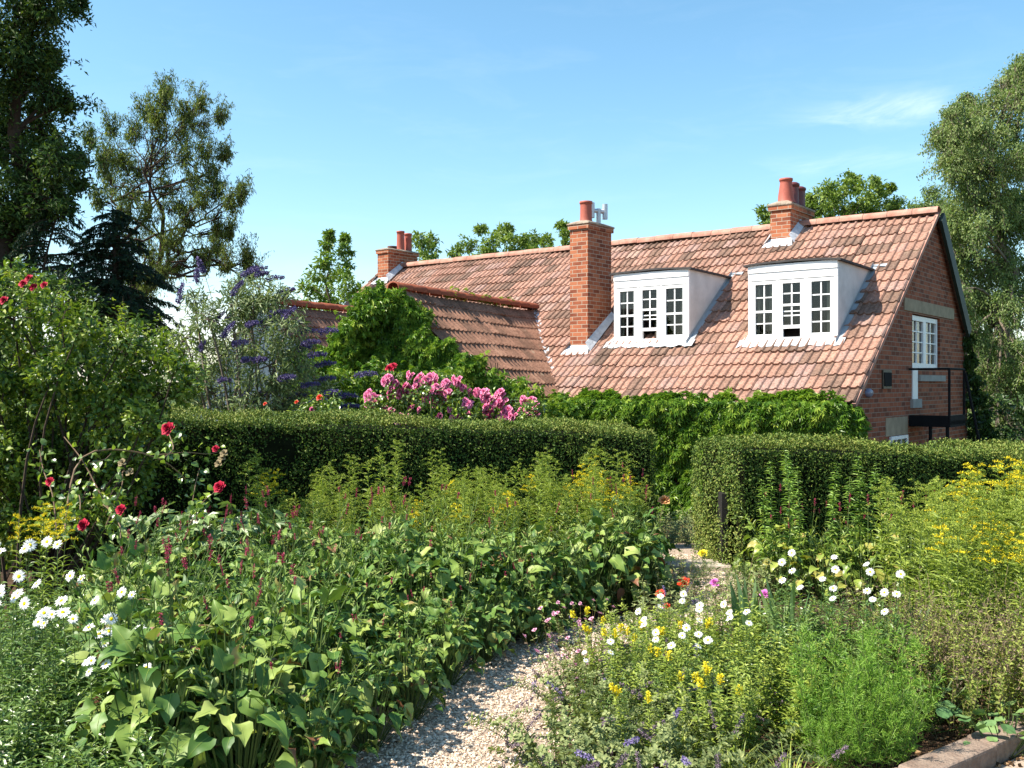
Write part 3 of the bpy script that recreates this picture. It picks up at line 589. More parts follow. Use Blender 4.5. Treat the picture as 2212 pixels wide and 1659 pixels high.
C3=chimney(-14.62,-14.2,4.1,5.25,4.0,.08); pot(C3,-14.4,4.45,4.05,.10,.13,.12,M['dark_clay']); pot(C3,-14.4,4.78,4.05,.56,.115,.105,M['terracotta']); pot(C3,-14.4,5.08,4.05,.53,.115,.105,M['terracotta'])

# two parallel wings running into the main roof
GW1=np.array([-2.073,17.234,3.404]); QW1=np.array([.487,21.988,3.404]); wd=unit(QW1-GW1); wr=np.array([wd[1],-wd[0],0])
def wing(G0,Lw,hwid,pitch,endcol,nm):
    Mi=Matrix.Translation((5.243,15.0,1.442-DZ))@Matrix.Rotation(A_H,4,'Z'); inv=Mi.inverted()
    loc=lambda p: np.array(inv@Vector(p))
    up=np.array([0,0,1.]); tp=math.tan(pitch); sl=hwid/math.cos(pitch)
    gm=Geo()
    for sgn in (1,-1):
        t=unit(-wr*sgn*math.cos(pitch)+up*math.sin(pitch)); O=G0+wr*sgn*hwid-up*hwid*tp
        tiles(gm,O,wd,t,Lw,sl-.05,None,.30,.345,1.2)
    gm.V=[np.array([loc(p) for p in v]) for v in gm.V]; wo=gm.build('wing_roof',M['tile_dark'],H)
    gm=Geo(); ridge_tiles(gm,G0+up*.05-wd*.03,G0+wd*Lw+up*.05,.45,.12,.06); gm.V=[np.array([loc(p) for p in v]) for v in gm.V]; gm.build('ridge',M['ridge_red'],wo,True)
    gm=Geo(); b=G0-up*.03
    gm.poly([b+wd*.06, b+wd*.06+wr*hwid-up*hwid*tp, b+wd*.06+wr*hwid-up*4.2, b+wd*.06-wr*hwid-up*4.2, b+wd*.06-wr*hwid-up*hwid*tp])
    for sgn in (1,-1):
        q=b+wr*sgn*(hwid-.12)-up*(hwid-.12)*tp; gm.poly([q+wd*.06,q+wd*Lw,q+wd*Lw-up*2.2,q+wd*.06-up*2.2])
        gm.poly([b,b+wd*Lw,b+wd*Lw+wr*sgn*hwid-up*hwid*tp,b+wr*sgn*hwid-up*hwid*tp])
    gm.V=[np.array([loc(p) for p in v]) for v in gm.V]; gm.build('wing_wall',endcol,H); return wo
PIT=R(43.8)
w1=wing(GW1,5.45,2.0,PIT,M['brick_wall'],'wing')
w2=wing(np.array([-5.13,20.1,3.404]),6.2,2.0,PIT,M['render'],'wing')
# lead valley between the wing and the main roof
a=hw_(-8.02,2.56,1.96); b=hw_(-5.83,.30,.22)
gm=Geo(); n_=26; V=[]
invM=(Matrix.Translation((5.243,15.0,1.442-DZ))@Matrix.Rotation(A_H,4,'Z')).inverted()
for i in range(n_+1):
    p=a+(b-a)*i/n_+np.array([0,0,.045]); wv=.075+.02*math.sin(i*1.9); V+=[p-wr*wv+np.array([0,0,wv*.55]),p,p+HX*wv]
gm.add([np.array(invM@Vector(p)) for p in V],[(3*i+j,3*i+j+1,3*i+j+4,3*i+j+3) for i in range(n_) for j in range(2)]); gm.build('valley_flashing',M['lead_pale'],H)

# ------------------------------------------------------------------ trees, hedges, climbers
def sph(n):
    v=rng.normal(size=(n,3)); return unit(v)
def foliage(gm, cen, rad, T, size, dens, wd=.5, clump=.30, droop=.3, shell=.45, m=0, flat=.9):
    """leaf clumps spread through a ball; returns the clump centres (for twigs)"""
    tw=[]
    for c,r in zip(cen,rad):
        ns=max(5,int(7*(1/clump)**2*.35)); d=sph(ns); rr=r*(shell+(1-shell)*rng.random(ns)**.6); rr*=rng.uniform(.75,1.18,ns)
        sc=c+d*rr[:,None]*np.array([1,1,flat]); tw.append(sc)
        n=max(8,int(dens*r*r/ns)); 
        w=rng.gamma(2.0,.5,ns); w=w/w.mean(); k=np.repeat(np.arange(ns),np.maximum(2,(n*w).astype(int))); n2=len(k)
        P=sc[k]+rng.normal(size=(n2,3))*(r*clump*.62)*np.array([1,1,.8])
        out=unit(P-c); A=unit(out*.6+rng.normal(size=(n2,3))*.7+np.array([0,0,-droop])); N=unit(out*.6+np.array([0,0,.7])+rng.normal(size=(n2,3))*.5)
        shade=np.clip(.5+rng.normal(0,.23,n2)+np.repeat(rng.normal(0,.12,ns),np.bincount(k,minlength=ns)),0,1)
        gm.inst(T,P,A,N,size*rng.uniform(.7,1.25,n2),wd,r=shade,m=m)
    return tw
def limb(gm,a,b,r0,r1,bend=.12,n=7,curl=0,m=0):
    a,b=np.asarray(a,float),np.asarray(b,float); L=np.linalg.norm(b-a); t=np.linspace(0,1,n)[:,None]
    off=rng.normal(size=3)*L*bend; p=a+(b-a)*t+off*(4*t*(1-t))*.5+np.array([0,0,1.])*L*.10*(4*t*(1-t))
    if curl: 
        ph=rng.random(3)*6.28; p[1:]+=np.stack([np.sin(t[1:,0]*n*1.5+ph[k])*curl for k in range(3)],-1)*L
    gm.tube(p,np.linspace(r0,r1,n),5 if r0>.03 else 4,m=m,cap=False); return p
def px(blobs,d):
    cen=[];rad=[]
    for b in blobs:
        x,y,r=b[:3]; dd=d+(b[3] if len(b)>3 else rng.uniform(-1,1)*d*.05); cen.append(at(x,y,dd)); rad.append(r/2120*dd)
    return cen,rad
def strands(gl,gb,cen,rad,per,L,dz,T,size,nl,curl,wd,droop,offs,rnd=.2):
    for c,r in zip(cen,rad):
        hue=rng.normal(0,.10)
        for _ in range(per):
            a=c+sph(1)[0]*r*.75*rng.random()**.4; d=unit(rng.normal(size=3)*.45+np.array([0,0,dz])); ln=L*rng.uniform(.5,1.3); t=np.linspace(0,1,8); ph=rng.random(3)*6.28
            q=a+d*(t*ln)[:,None]+np.stack([np.sin(t*9+ph[k])*curl for k in range(3)],-1)*np.minimum(1,t*3)[:,None]
            gb.tube(q,np.linspace(.010,.003,8),3,cap=False); n=int(nl*rng.uniform(.6,1.3)); Q=along(q,rng.uniform(.05,1,n))+rng.normal(size=(n,3))*offs
            gl.inst(T,Q,rng.normal(size=(n,3))*.6+np.array([0,0,-droop]),rng.normal(size=(n,3))+np.array([-.2,-.3,.5]),size*rng.uniform(.7,1.25,n),wd,r=np.clip(rng.normal(.48+hue,rnd,n),0,1))
def curve(base,tip,bow,n=7):
    base,tip=np.asarray(base,float),np.asarray(tip,float); t=np.linspace(0,1,n)[:,None]; return base+(tip-base)*t+np.asarray(bow,float)*(4*t*(1-t))
def along(p,t):
    k=len(p)-1; s=np.clip(np.asarray(t)*k,0,k-1e-6); i=s.astype(int); f=(s-i)[:,None]; return p[i]*(1-f)+p[i+1]*f
def tree(name,label,cat,base_px,d,blobs,T,size,dens,leaf,bark,r0,wd=.5,clump=.3,droop=.3,group=None,stems=1,curl=0,fork=.35,twig=True,depth_copy=0,shell=.45,flat=.9,strand=None):
    bx=at(base_px,829.5,d); bz=float(ground_z(bx[0],bx[1])); root=thing(name,label,cat,(bx[0],bx[1],bz),0,group); O=np.array([bx[0],bx[1],bz])
    cen,rad=px(blobs,d)
    for _ in range(depth_copy):
        c2,r2=px([(b[0]+rng.uniform(-12,12),b[1]+rng.uniform(-6,25),b[2]) for b in blobs],d); sgn=1 if _%2==0 else -1
        cen+= [c+np.array([0,sgn*r*1.5,0]) for c,r in zip(c2,r2)]; rad+=r2
    gl=Geo(); tw=foliage(gl,cen,rad,T,size,dens,wd,clump,droop,shell,flat=flat)
    gb=Geo(); top=max(c[2] for c in cen); mid=np.mean(cen,0)
    for s in range(stems):
        sx=rng.uniform(-.5,.5)*(stems>1)*1.2
        H_=(top-bz); nodes=[O+np.array([sx*.4,0,-.1])]; goal=np.array([mid[0]+sx*1.6,mid[1]+rng.uniform(-.3,.3),top-.12*H_])
        t=np.linspace(0,1,10)[:,None]; p=nodes[0]+(goal-nodes[0])*t; p[1:-1]+=rng.normal(size=(8,3))*H_*.012*(1+4*(curl>0))*np.array([1,1,.2])
        gb.tube(p,r0/math.sqrt(stems)*(1-.9*t[:,0]),8,cap=False)
        if s==0: trunks=[p]
        else: trunks.append(p)
    for c,r,ts in zip(cen,rad,tw):
        p=trunks[rng.integers(len(trunks))]
        zt=c[2]-.35*np.linalg.norm((c-mid)[:2])-r*.6; k=int(np.clip(np.argmin(np.abs(p[:,2]-max(zt,bz+fork*(top-bz)))),2,8))
        lr=max(.008,r0*(1-.1*k)*.35); q=limb(gb,p[k],c,lr,lr*.3,.10,9 if curl else 7,curl)
        if twig:
            for e in ts[:: (1 if curl else 2)]: limb(gb,q[-1-int(rng.integers(3))],e,lr*.3,lr*.12,.12,5 if curl else 4,curl*.8)
    if strand: strands(gl,gb,cen,rad,*strand)
    for v in gl.V+gb.V: v-=O
    gb.build('trunk',bark,root,True); gl.build('crown',leaf,root); return root

tree('broadleaf_tree','huge dark broadleaf tree filling the upper left corner','tree',-60,19,
  [(40,30,75),(105,10,48),(165,8,20),(30,110,75),(85,105,42),(110,130,20),(60,190,70),(108,200,38),(145,226,22),(20,280,80),(95,285,55),(60,360,85),(130,350,48),(165,345,24),(30,440,75),(105,430,52),(165,395,22),(40,505,50),(92,480,32),(135,440,28),(-50,60,90),(-60,200,100),(-70,350,100),(-60,470,80),(-40,-60,90),(60,-50,80)],
  LEAF,.11,4200,M['ash'],M['bark'],.42,.40,.24,.25,shell=.3,strand=(11,.55,.1,LEAF,.11,30,.03,.38,.4,.06))
WB=[(358,183,13),(354,212,16),(309,228,18),(342,240,18),(406,228,18),(439,211,14),(484,240,14),(285,276,24),(345,276,26),(390,276,24),(439,260,24),(228,262,12),(179,287,9),(228,325,22),(260,345,22),(293,358,26),(350,337,30),(398,325,26),(447,317,24),(496,321,14),(228,382,22),(276,406,24),(358,390,28),(423,386,24),(471,366,20),(480,402,18),(512,427,18),(535,406,9),(260,447,22),(317,455,28),(386,439,26),(447,427,20),(476,480,16),(505,490,12),(406,467,20),(301,508,28),(480,524,18),(447,537,18),(374,508,26),(549,545,14),(556,570,12),(330,549,26),(350,585,24),(280,585,24),(317,620,26),(440,560,18),(500,555,14),(390,560,18),(200,420,12),(212,345,14)]
WB=[(355+(x-355)*.92,y+22,r*1.1) for x,y,r in WB]
tree('corkscrew_willow','tall twisted willow with contorted limbs and thin olive leaves left of the roofs','tree',262,25,WB,LEAF,.11,900,M['willow'],M['bark'],.26,.2,.36,1.6,stems=3,curl=.05,fork=.3,shell=.1,flat=1.3,strand=(15,.60,1.5,LEAF,.10,44,.055,.19,.9,.04))
def conifer(name,label,d,stem_px,branches,rt):
    P=[at(x,y,d) for x,y in stem_px]; bz=float(ground_z(P[0][0],P[0][1])); O=np.array([P[0][0],P[0][1],bz]); root=thing(name,label,'tree',tuple(O))
    gb=Geo(); gl=Geo(); p=resample(np.array([O-[0,0,.1]]+P),14); gb.tube(p,np.linspace(rt,.012,14),7,cap=False)
    for (x,y,L,az,dr) in branches:
        zz=at(x,y,d)[2]; a=np.array([np.interp(zz,p[:,2],p[:,q]) for q in range(3)]); dirv=np.array([math.cos(az),math.sin(az),0]); t=np.linspace(0,1,8)[:,None]
        q=a+dirv*L*t+np.array([0,0,1.])*L*(.25*t-dr*t*t); gb.tube(q,np.linspace(.022*L**.5,.006,8),4,cap=False)
        n=int(44*L); s=rng.random(n)**.8; i=np.clip((s*7).astype(int),0,6); f=s*7-i; c=q[i]*(1-f)[:,None]+q[i+1]*f[:,None]
        side=np.cross(dirv,(0,0,1)); sg=rng.choice([-1,1],n); tl=(.10+.28*L*.3*(1-s)*1.4)*rng.uniform(.6,1.2,n)
        td=unit(dirv*.6+side*sg[:,None]*.8+np.array([0,0,-.55])+rng.normal(size=(n,3))*.2)
        m=9; u=np.linspace(.05,1,m); PP=(c[:,None]+td[:,None]*(tl[:,None]*u)[...,None]+np.array([0,0,-.12])*(u**2)[None,:,None]*tl[:,None,None]).reshape(-1,3)
        AA=np.repeat(td,m,0)+rng.normal(size=(n*m,3))*.45+np.array([0,0,-.2]); gl.inst(LEAF,PP,AA,(0,0,1)+rng.normal(size=(n*m,3))*.4,rng.uniform(.05,.10,n*m),.28)
    for v in gl.V+gb.V: v-=O
    gb.build('trunk',M['bark'],root,True); gl.build('needles',M['spruce'],root)
br=[]
for i in range(100):
    t=i/99; y=452+250*t; L=.2+1.35*t**.7*rng.uniform(.5,1.15); br.append((245,y,L,rng.random()*6.28,.30+.35*rng.random()))
for i in range(6): br.append((245,560+25*i,2.3,math.pi+rng.uniform(-.3,.3),.4))
conifer('spruce_tree','dark spruce tree with drooping branches standing before the twisted willow',20,[(252,690),(250,600),(246,520),(243,445)],br,.14)
br=[]
for i in range(34):
    t=i/33; y=442+190*t; br.append((110,y,.25+.85*t**.7*rng.uniform(.6,1.1),rng.choice([0,math.pi])+rng.uniform(-.6,.6),.65))
conifer('cedar_tree','thin leaning cedar tree with drooping tip left of the dark spruce',18.5,[(82,660),(90,590),(100,530),(118,475),(134,436)],br,.07)
tree('young_ash_tree','slim young tree with light green leaves left of the far left chimney','tree',715,31,[(712,508,9),(708,530,14),(745,515,8),(745,540,14),(700,560,22),(740,570,22),(685,590,26),(730,600,28),(665,625,24),(705,635,34),(755,615,24),(772,640,22),(660,660,22),(745,655,28),(690,672,26)],LEAF,.17,1500,M['young'],M['bark'],.12,.42,.3,.1,shell=.3)
G='treetops behind the roof ridge'
for nm,lab,bx,d,bl,sz,dn in (
 ('ash_tree','small treetop just right of the left chimney with two pots',915,34,[(905,520,20),(932,520,14),(925,545,22),(910,568,25),(880,590,25)],.2,1100),
 ('ash_tree','wide bushy treetop behind the ridge left of the tall chimney',1080,35,[(1040,495,12),(1085,505,20),(1098,495,12),(1010,530,20),(1060,530,25),(1110,525,26),(1150,515,24),(1180,520,16),(1130,545,26),(985,548,14),(1040,555,25),(1170,550,25)],.2,1100),
 ('ash_tree','thin leafy spray of a tree touching the tall chimney on its left',1217,36,[(1213,488,9),(1218,505,12),(1222,528,13),(1215,550,16)],.2,1100),
 ('ash_tree','broad round light green treetop behind the right chimney',1830,36,[(1830,398,26),(1845,385,10),(1780,425,36),(1880,412,30),(1890,395,9),(1735,455,34),(1830,450,46),(1920,440,32),(1950,465,28),(1870,470,40),(1770,480,40),(1925,405,8),(1650,458,16),(1665,475,18),(1655,495,16),(1690,500,25)],.2,1300)):
    tree(nm,lab,'tree',bx,d,bl,LEAF,sz*.8,dn*2.2,M['farleaf'],M['bark'],.16,.45,.28,.2,G,shell=.35)
tree('small_birch_tree','drooping olive treetop between the right end of the ridge and the birch','tree',2010,33,[(2010,412,22),(2000,445,28),(2040,440,24),(1985,475,24),(2030,480,34),(2060,500,40),(2060,560,40)],LEAF,.10,2600,M['birch'],M['bark'],.15,.4,.3,.8,shell=.3,strand=(14,.9,-1.2,LEAF,.10,40,.03,.5,.8,.06))
BB=[(2058,240,22),(2050,262,16),(2098,222,26),(2085,208,14),(2140,212,28),(2190,165,30),(2210,130,24),(2215,190,30),(2068,290,30),(2060,318,22),(2120,275,34),(2180,265,34),(2082,345,30),(2100,365,26),(2140,350,34),(2200,340,40),(2110,300,24),(2098,425,36),(2150,420,38),(2205,420,32),(2070,470,36),(2115,490,42),(2180,490,42),(2060,530,34),(2090,575,42),(2150,560,46),(2200,580,42),(2075,630,30),(2120,650,46),(2180,660,46),(2110,720,36),(2150,740,48),(2205,760,44),(2130,800,40),(2180,830,50),(2140,870,44),(2200,900,50),(2150,940,44),(2215,960,44),(2240,300,50),(2250,450,60),(2260,620,60),(2260,800,60),(2250,150,40)]
tree('birch_tree','large weeping birch tree with pale limbs at the right edge behind the gable','tree',2220,25,BB,LEAF,.075,4200,M['birch'],M['bark_pale'],.24,.45,.34,1.0,shell=.2,depth_copy=1,strand=(17,.8,-1.2,LEAF,.075,46,.03,.5,.8,.05))
tree('laurel_bush','low dark bush in the shade at the foot of the birch beside the gable','shrub',2165,22.5,[(2130,900,26),(2150,870,30),(2185,925,36),(2170,960,36),(2215,950,36),(2120,960,30),(2200,880,30)],LEAF,.12,1500,M['ivy'],M['bark'],.06,.5,.3,.3)

tree('yew_mass','low dark evergreen thicket behind the buddleia and below the willow','shrub',230,16.5,[(40,620,60),(130,640,60),(210,690,50),(290,720,46),(360,760,40),(60,740,80),(160,760,80),(260,800,60),(340,830,50),(420,840,40),(100,860,80),(-60,700,90),(-60,850,90)],LEAF,.12,2600,M['ash'],M['bark'],.10,.4,.3,.2,stems=3,shell=.4)

def cover(gm, org, ax, up, out, w, h, n, T, size, thick, edge=None, droop=1.0, wd=1., holes=.35, bulge=None):
    """leaves hung over a wall patch: org + ax*[0,w] + up*[0,h]"""
    org,ax,up,out=[np.asarray(q,float) for q in (org,ax,up,out)]
    a=rng.random(n)*w; b=rng.random(n)*h
    ns=(np.sin(a*5.1+b*2.3)+np.sin(a*2.2-b*6.7+1)+np.sin(a*9.3+b*8.1+2)+np.sin(-a*13+b*11))/4
    keep=ns>-holes*1.6+rng.normal(0,.15,n)-.1
    if edge is not None: keep&=edge(a,b)
    a,b,ns=a[keep],b[keep],ns[keep]; n=len(a)
    th=thick*(.45+.55*np.clip(ns+.4,0,1))*rng.uniform(.3,1,n)
    if bulge is not None: th=th+bulge(a,b)
    P=org+ax*a[:,None]+up*b[:,None]+out*th[:,None]
    A=unit(out*.5+up*(-droop*.8)+ax*rng.normal(0,.6,n)[:,None]+rng.normal(size=(n,3))*.35); N=unit(out*.75+up*.5+rng.normal(size=(n,3))*.55)
    gm.inst(T,P,A,N,size*rng.uniform(.65,1.25,n),wd,r=np.clip(.42+.25*ns+rng.normal(0,.2,n),0,1))
def stems_on(gm,org,ax,up,out,w,h,n):
    for _ in range(n):
        a=rng.random()*w; q=[]; 
        for t in np.linspace(0,1,8): a+=rng.normal(0,.06); q.append(np.asarray(org)+np.asarray(ax)*a+np.asarray(up)*h*t+np.asarray(out)*(.03+.02*rng.random()))
        gm.tube(q,np.linspace(.016,.006,8),4,cap=False)
# creeper on the front wall, hanging from the eave
o0=hw_(-7.3,.12,-2.2); gv=Geo(); gs=Geo()
cover(gv,o0,HX,(0,0,1),-HY,7.28,2.24,25000,PALM,.105,.30,bulge=lambda a,b:.30*np.clip((b-1.2)/.8,0,1)+.05)
cover(gv,hw_(-7.3,-.22,-.02),HX,unit(np.array([0,0,1])*.5+HY*.8),unit(np.array([0,0,1.])-HY*.3),7.2,.22,2600,PALM,.115,.14,holes=.1,edge=lambda a,b: b<.10+.10*np.sin(a*3.1)+.06*np.sin(a*11)+.05)
cover(gv,hw_(-.25,-.05,-.9),HX,(0,0,1),-HY,.36,.85,500,PALM,.12,.25)
cover(gv,hw_(-.045,.12,-.75),HY,(0,0,1),HX,.22,.6,160,PALM,.11,.12)
stems_on(gs,o0,HX,(0,0,1),-HY,7.2,2.1,46)
for _ in range(9):   # dry tendrils reaching round the corner
    a=hw_(-.03,.1,-.75+.5*rng.random()); b=a+HX*.06+HY*rng.uniform(.15,.55)+np.array([0,0,rng.uniform(-.15,.15)]); limb(gs,a,b,.006,.003,.3,6)
CR=thing('wall_creeper','glossy green creeper hanging from the eave over the front wall of the house','climber',tuple(o0)); 
for v in gv.V+gs.V: v-=o0
gs.build('stems',M['bark'],CR); gv.build('leaves',M['vine'],CR)
# creeper over the gable of the near wing
gv=Geo(); gs=Geo(); o0=GW1-wr*2.3+np.array([0,0,-2.9]); tp=math.tan(PIT)
cover(gv,o0,wr,(0,0,1),-wd,4.6,3.05,22000,PALM,.10,.30,holes=.6,edge=lambda a,b: b<2.97-np.abs(a-2.3)*tp*.86+.10*np.sin(a*9)+.05*np.sin(a*23),bulge=lambda a,b:.10+.18*np.clip(1-np.abs(a-2.3)/1.2,0,1))
tw=foliage(gv,*px([(835,640,22,-.1),(820,665,28,-.3),(858,662,28,-.2),(885,700,24,0),(800,700,30,-.3),(915,740,24,.1),(770,740,30,-.2),(735,765,30,-.1),(700,785,30,0),(665,800,26,0),(800,645,26,-.2),(785,668,32,-.3),(880,652,26,-.2),(760,700,34,-.3),(905,690,26,-.1),(740,735,34,-.2),(950,785,24,.2)],17.0),PALM,.10,3800,1.,.4,.8,.3)
tw=foliage(gv,*px([(985,790,26),(1010,785,22),(1040,810,34),(1080,830,34),(1120,845,32),(1160,862,30),(1195,875,26),(1230,885,22),(1010,840,36),(1060,870,36),(960,820,36),(1120,890,34),(1180,900,28),(700,830,36),(750,820,40),(800,810,36),(900,810,36),(660,840,26),(1245,872,14),(690,870,36),(760,870,40),(850,860,40),(930,870,40),(1005,890,34),(645,765,20),(640,800,24)],16.2),PALM,.10,2600,1.,.4,.8,.3)
g2=Geo(); q=GW1+wd*rng.uniform(1.6,4.4,90)[:,None]+np.array([0,0,.09]); q=q+rng.normal(size=(90,3))*.06; g2.tube(GW1+wd*np.linspace(1.6,4.4,12)[:,None]+np.array([0,0,.10])+rng.normal(size=(12,3))*.02,.006,4); g2.inst(PALM,q,rng.normal(size=(90,3))*.6+wd,(0,0,1)+rng.normal(size=(90,3))*.4,.10,1.); 
stems_on(gs,o0,wr,(0,0,1),-wd,4.4,1.6,20)
CR=thing('gable_creeper','bright green creeper smothering the gable of the low wing up to its ridge','climber',tuple(o0))
for gg in (gv,gs,g2):
    for v in gg.V: v-=o0
gs.build('stems',M['bark'],CR); gv.build('leaves',M['vine'],CR); g2.build('ridge_sprigs',M['golden_leaf'],CR)
# ivy down the rear edge of the right gable
gv=Geo(); foliage(gv,*px([(2070,665,8,0),(2078,700,10,0),(2086,740,13,0),(2094,780,15,0),(2102,820,18,0),(2110,860,20,0),(2118,900,22,0),(2125,940,24,0)],20.4),PALM,.13,2600,1.,.4,.8,.3)
gs=Geo(); gs.tube([hw_(.05,7.2,-2.4),hw_(.05,7.15,-.5),hw_(.06,7.0,1.0),hw_(.06,6.3,1.9)],[.03,.025,.02,.01],5); o0=hw_(.05,7.2,-2.4)
for gg in (gv,gs):
    for v in gg.V: v-=o0
CR=thing('ivy','dark ivy climbing the shaded rear edge of the right gable','climber',tuple(o0)); gs.build('stems',M['bark'],CR); gv.build('leaves',M['ivy'],CR)

def hedge(name,label,a,b,thick,za,zb,zbot,n,size=.035):
    a=np.array([*a,0.]);b=np.array([*b,0.]); L=np.linalg.norm(b-a); e=(b-a)/L; out=np.array([e[1],-e[0],0]); root=thing(name,label,'hedge',(a[0],a[1],0))
    def surf(kind,n):
        s=rng.random(n)*L; u=rng.random(n)
        H_=za+(zb-za)*s/L; nn=np.zeros((n,3))
        if kind=='front' : y=np.zeros(n); z=zbot+(H_-zbot)*u; nn[:]=out
        elif kind=='back': y=np.full(n,thick); z=zbot+(H_-zbot)*u; nn[:]=-out
        elif kind=='top': y=thick*u; z=H_; nn[:]=(0,0,1)
        else:
            y=thick*rng.random(n); s=np.zeros(n) if kind=='end0' else np.full(n,L); H_=np.full(n,za if kind=='end0' else zb); z=zbot+(H_-zbot)*u; nn[:]=-e if kind=='end0' else e
        # round the edges: pull points near the top towards the middle
        rd=.10; dz=np.clip((z-(H_-rd))/rd,0,1); dy=np.clip((rd-y)/rd,0,1)+np.clip((y-(thick-rd))/rd,0,1); k=(dz>0)&(dy>0)
        z=np.where(k,z-rd*.45*dy**2*dz,z); y=np.where(k,y+np.where(y<thick/2,1,-1)*rd*.4*dz**2*dy,y)
        w=.030*(np.sin(s*3.1+z*4)+np.sin(s*7.3-z*5+y*6)+np.sin(s*1.3+y*3))+.018*np.sin(s*13+z*11)*np.sin(s*5-z*9+y*8)+rng.normal(0,.015,n)
        P=a+e*s[:,None]-out*y[:,None]+np.array([0,0,1.])*z[:,None]+nn*w[:,None]; return P,nn
    gl=Geo()
    area={'front':L*(za-zbot),'top':L*thick*1.25,'end0':thick*(za-zbot),'end1':thick*(zb-zbot),'back':L*(za-zbot)*.35}; tot=sum(area.values())
    for k,ar in area.items():
        m=int(n*ar/tot); P,nn=surf(k,m); A=unit(nn*.15+rng.normal(size=(m,3))*.8+np.array([0,0,.1])); N=unit(nn*1.25+(e*.5 if k in('front','back') else 0)+rng.normal(size=(m,3))*.36)
        r=np.clip(rng.normal(.45,.2,m)+(.24 if k=='top' else .20 if k=='end0' else 0)+.12*np.sin(P[:,0]*2.3+P[:,2]*3)*np.sin(P[:,0]*5.1+1),0,1); gl.inst(LEAF,P,A,N,size*rng.uniform(.7,1.3,m),.55,r=r)  # sunlight painted into leaf tone of top and left end; top tips also yellowed
        if k=='top':   # loose shoots standing above the clipped top
            ms=int(L*10); P,nn=surf(k,ms); ht=rng.gamma(1.5,.015,ms)
            for j in range(4): gl.inst(LEAF,P+np.array([0,0,1.])*(ht*(j+1)/4)[:,None],rng.normal(size=(ms,3))*.7+np.array([0,0,.6]),rng.normal(size=(ms,3))+np.array([0,0,1]),size*.9,.5)
    # body of twigs inside
    gc=Geo(); ns=40
    V=[];prof=[(.07,zbot-.3),(.06,.3),(.06,.85),(.10,.97),(thick-.10,.97),(thick-.06,.85),(thick-.06,.3),(thick-.07,zbot-.3)]
    for i in range(ns+1):
        s=.06+(L-.12)*i/ns; Hh=za+(zb-za)*s/L-.04
        for y,z in prof: V.append(a+e*s-out*y+np.array([0,0,(zbot+(Hh-zbot)*z) if z>0 else z]) )
    k=len(prof); gc.add(V,[(i*k+j,i*k+j+1,(i+1)*k+j+1,(i+1)*k+j) for i in range(ns) for j in range(k-1)]); gc.add(V[:k],[tuple(range(k))]); gc.add(V[-k:],[tuple(range(k))[::-1]])
    for gg in (gl,gc):
        for v in gg.V: v-=np.array([a[0],a[1],0])
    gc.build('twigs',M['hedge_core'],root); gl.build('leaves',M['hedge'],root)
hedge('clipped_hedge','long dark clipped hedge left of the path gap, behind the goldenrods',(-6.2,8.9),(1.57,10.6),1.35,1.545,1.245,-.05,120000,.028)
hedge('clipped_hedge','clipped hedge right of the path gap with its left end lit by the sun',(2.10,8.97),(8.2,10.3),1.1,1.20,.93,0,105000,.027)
gm=Geo(); gm.box(-.03,.03,-.09,.09,-.05,.72); gpst=gm.build('gate_post',M['wood'],loc=(2.0,9.3,0)); link_tag(gpst,'dark weathered wooden post against the sunlit end of the right hedge','post')

# ------------------------------------------------------------------ garden plants
def stem(gs,gl,base,tip,bow,nl,T,ll,lw,up=.5,t0=.12,t1=1.,rad=.0035,taper=.55,droop=0,m=0,gold=2.4,rb=0.):
    p=curve(base,tip,bow); gs.tube(p,np.linspace(rad,rad*.5,len(p)),3,cap=False)
    if nl:
        t=np.sort(rng.uniform(t0,t1,nl)); P=along(p,t); ax=unit(p[-1]-p[0]); a=np.arange(nl)*gold+rng.random()*6; sx=unit(np.cross(ax,(0,1,.01))); sy=np.cross(ax,sx)
        rd=sx*np.cos(a)[:,None]+sy*np.sin(a)[:,None]; A=unit(rd+ax*up+rng.normal(size=(nl,3))*.15+np.array([0,0,-droop])); N=unit(ax+rd*-.3+rng.normal(size=(nl,3))*.25)
        gl.inst(T,P,A,N,ll*(1-taper*(t-t0)/(1-t0+1e-6))*rng.uniform(.7,1.15,nl),lw,r=np.clip(rng.normal(.45+rb,.2,nl)+.25*(t-.5),0,1),m=m)
    return p
def spike(gm,base,axis,L,rad,n,size,r0=0,taper=.5):
    """dense flower spike of tiny petals round an axis (curved a little)"""
    axis=unit(axis); base=np.asarray(base,float); t=rng.random(n); a=rng.random(n)*6.28; sx=unit(np.cross(axis,(.3,.9,.1))); sy=np.cross(axis,sx)
    rd=sx*np.cos(a)[:,None]+sy*np.sin(a)[:,None]; rr=rad*(1-taper*t**1.5)*rng.uniform(.35,1,n)*np.minimum(1,(t+.08)*5)
    P=base+axis*(t*L)[:,None]+rd*rr[:,None]; gm.inst(LEAF,P,rd+axis*.5+rng.normal(size=(n,3))*.4,axis+rng.normal(size=(n,3))*.5,size*rng.uniform(.7,1.3,n),.75,r=np.clip(rng.normal(.5+r0,.22,n),0,1))
    gm.tube([base,base+axis*L*.95],[rad*.45,rad*.2],5,r=.15)
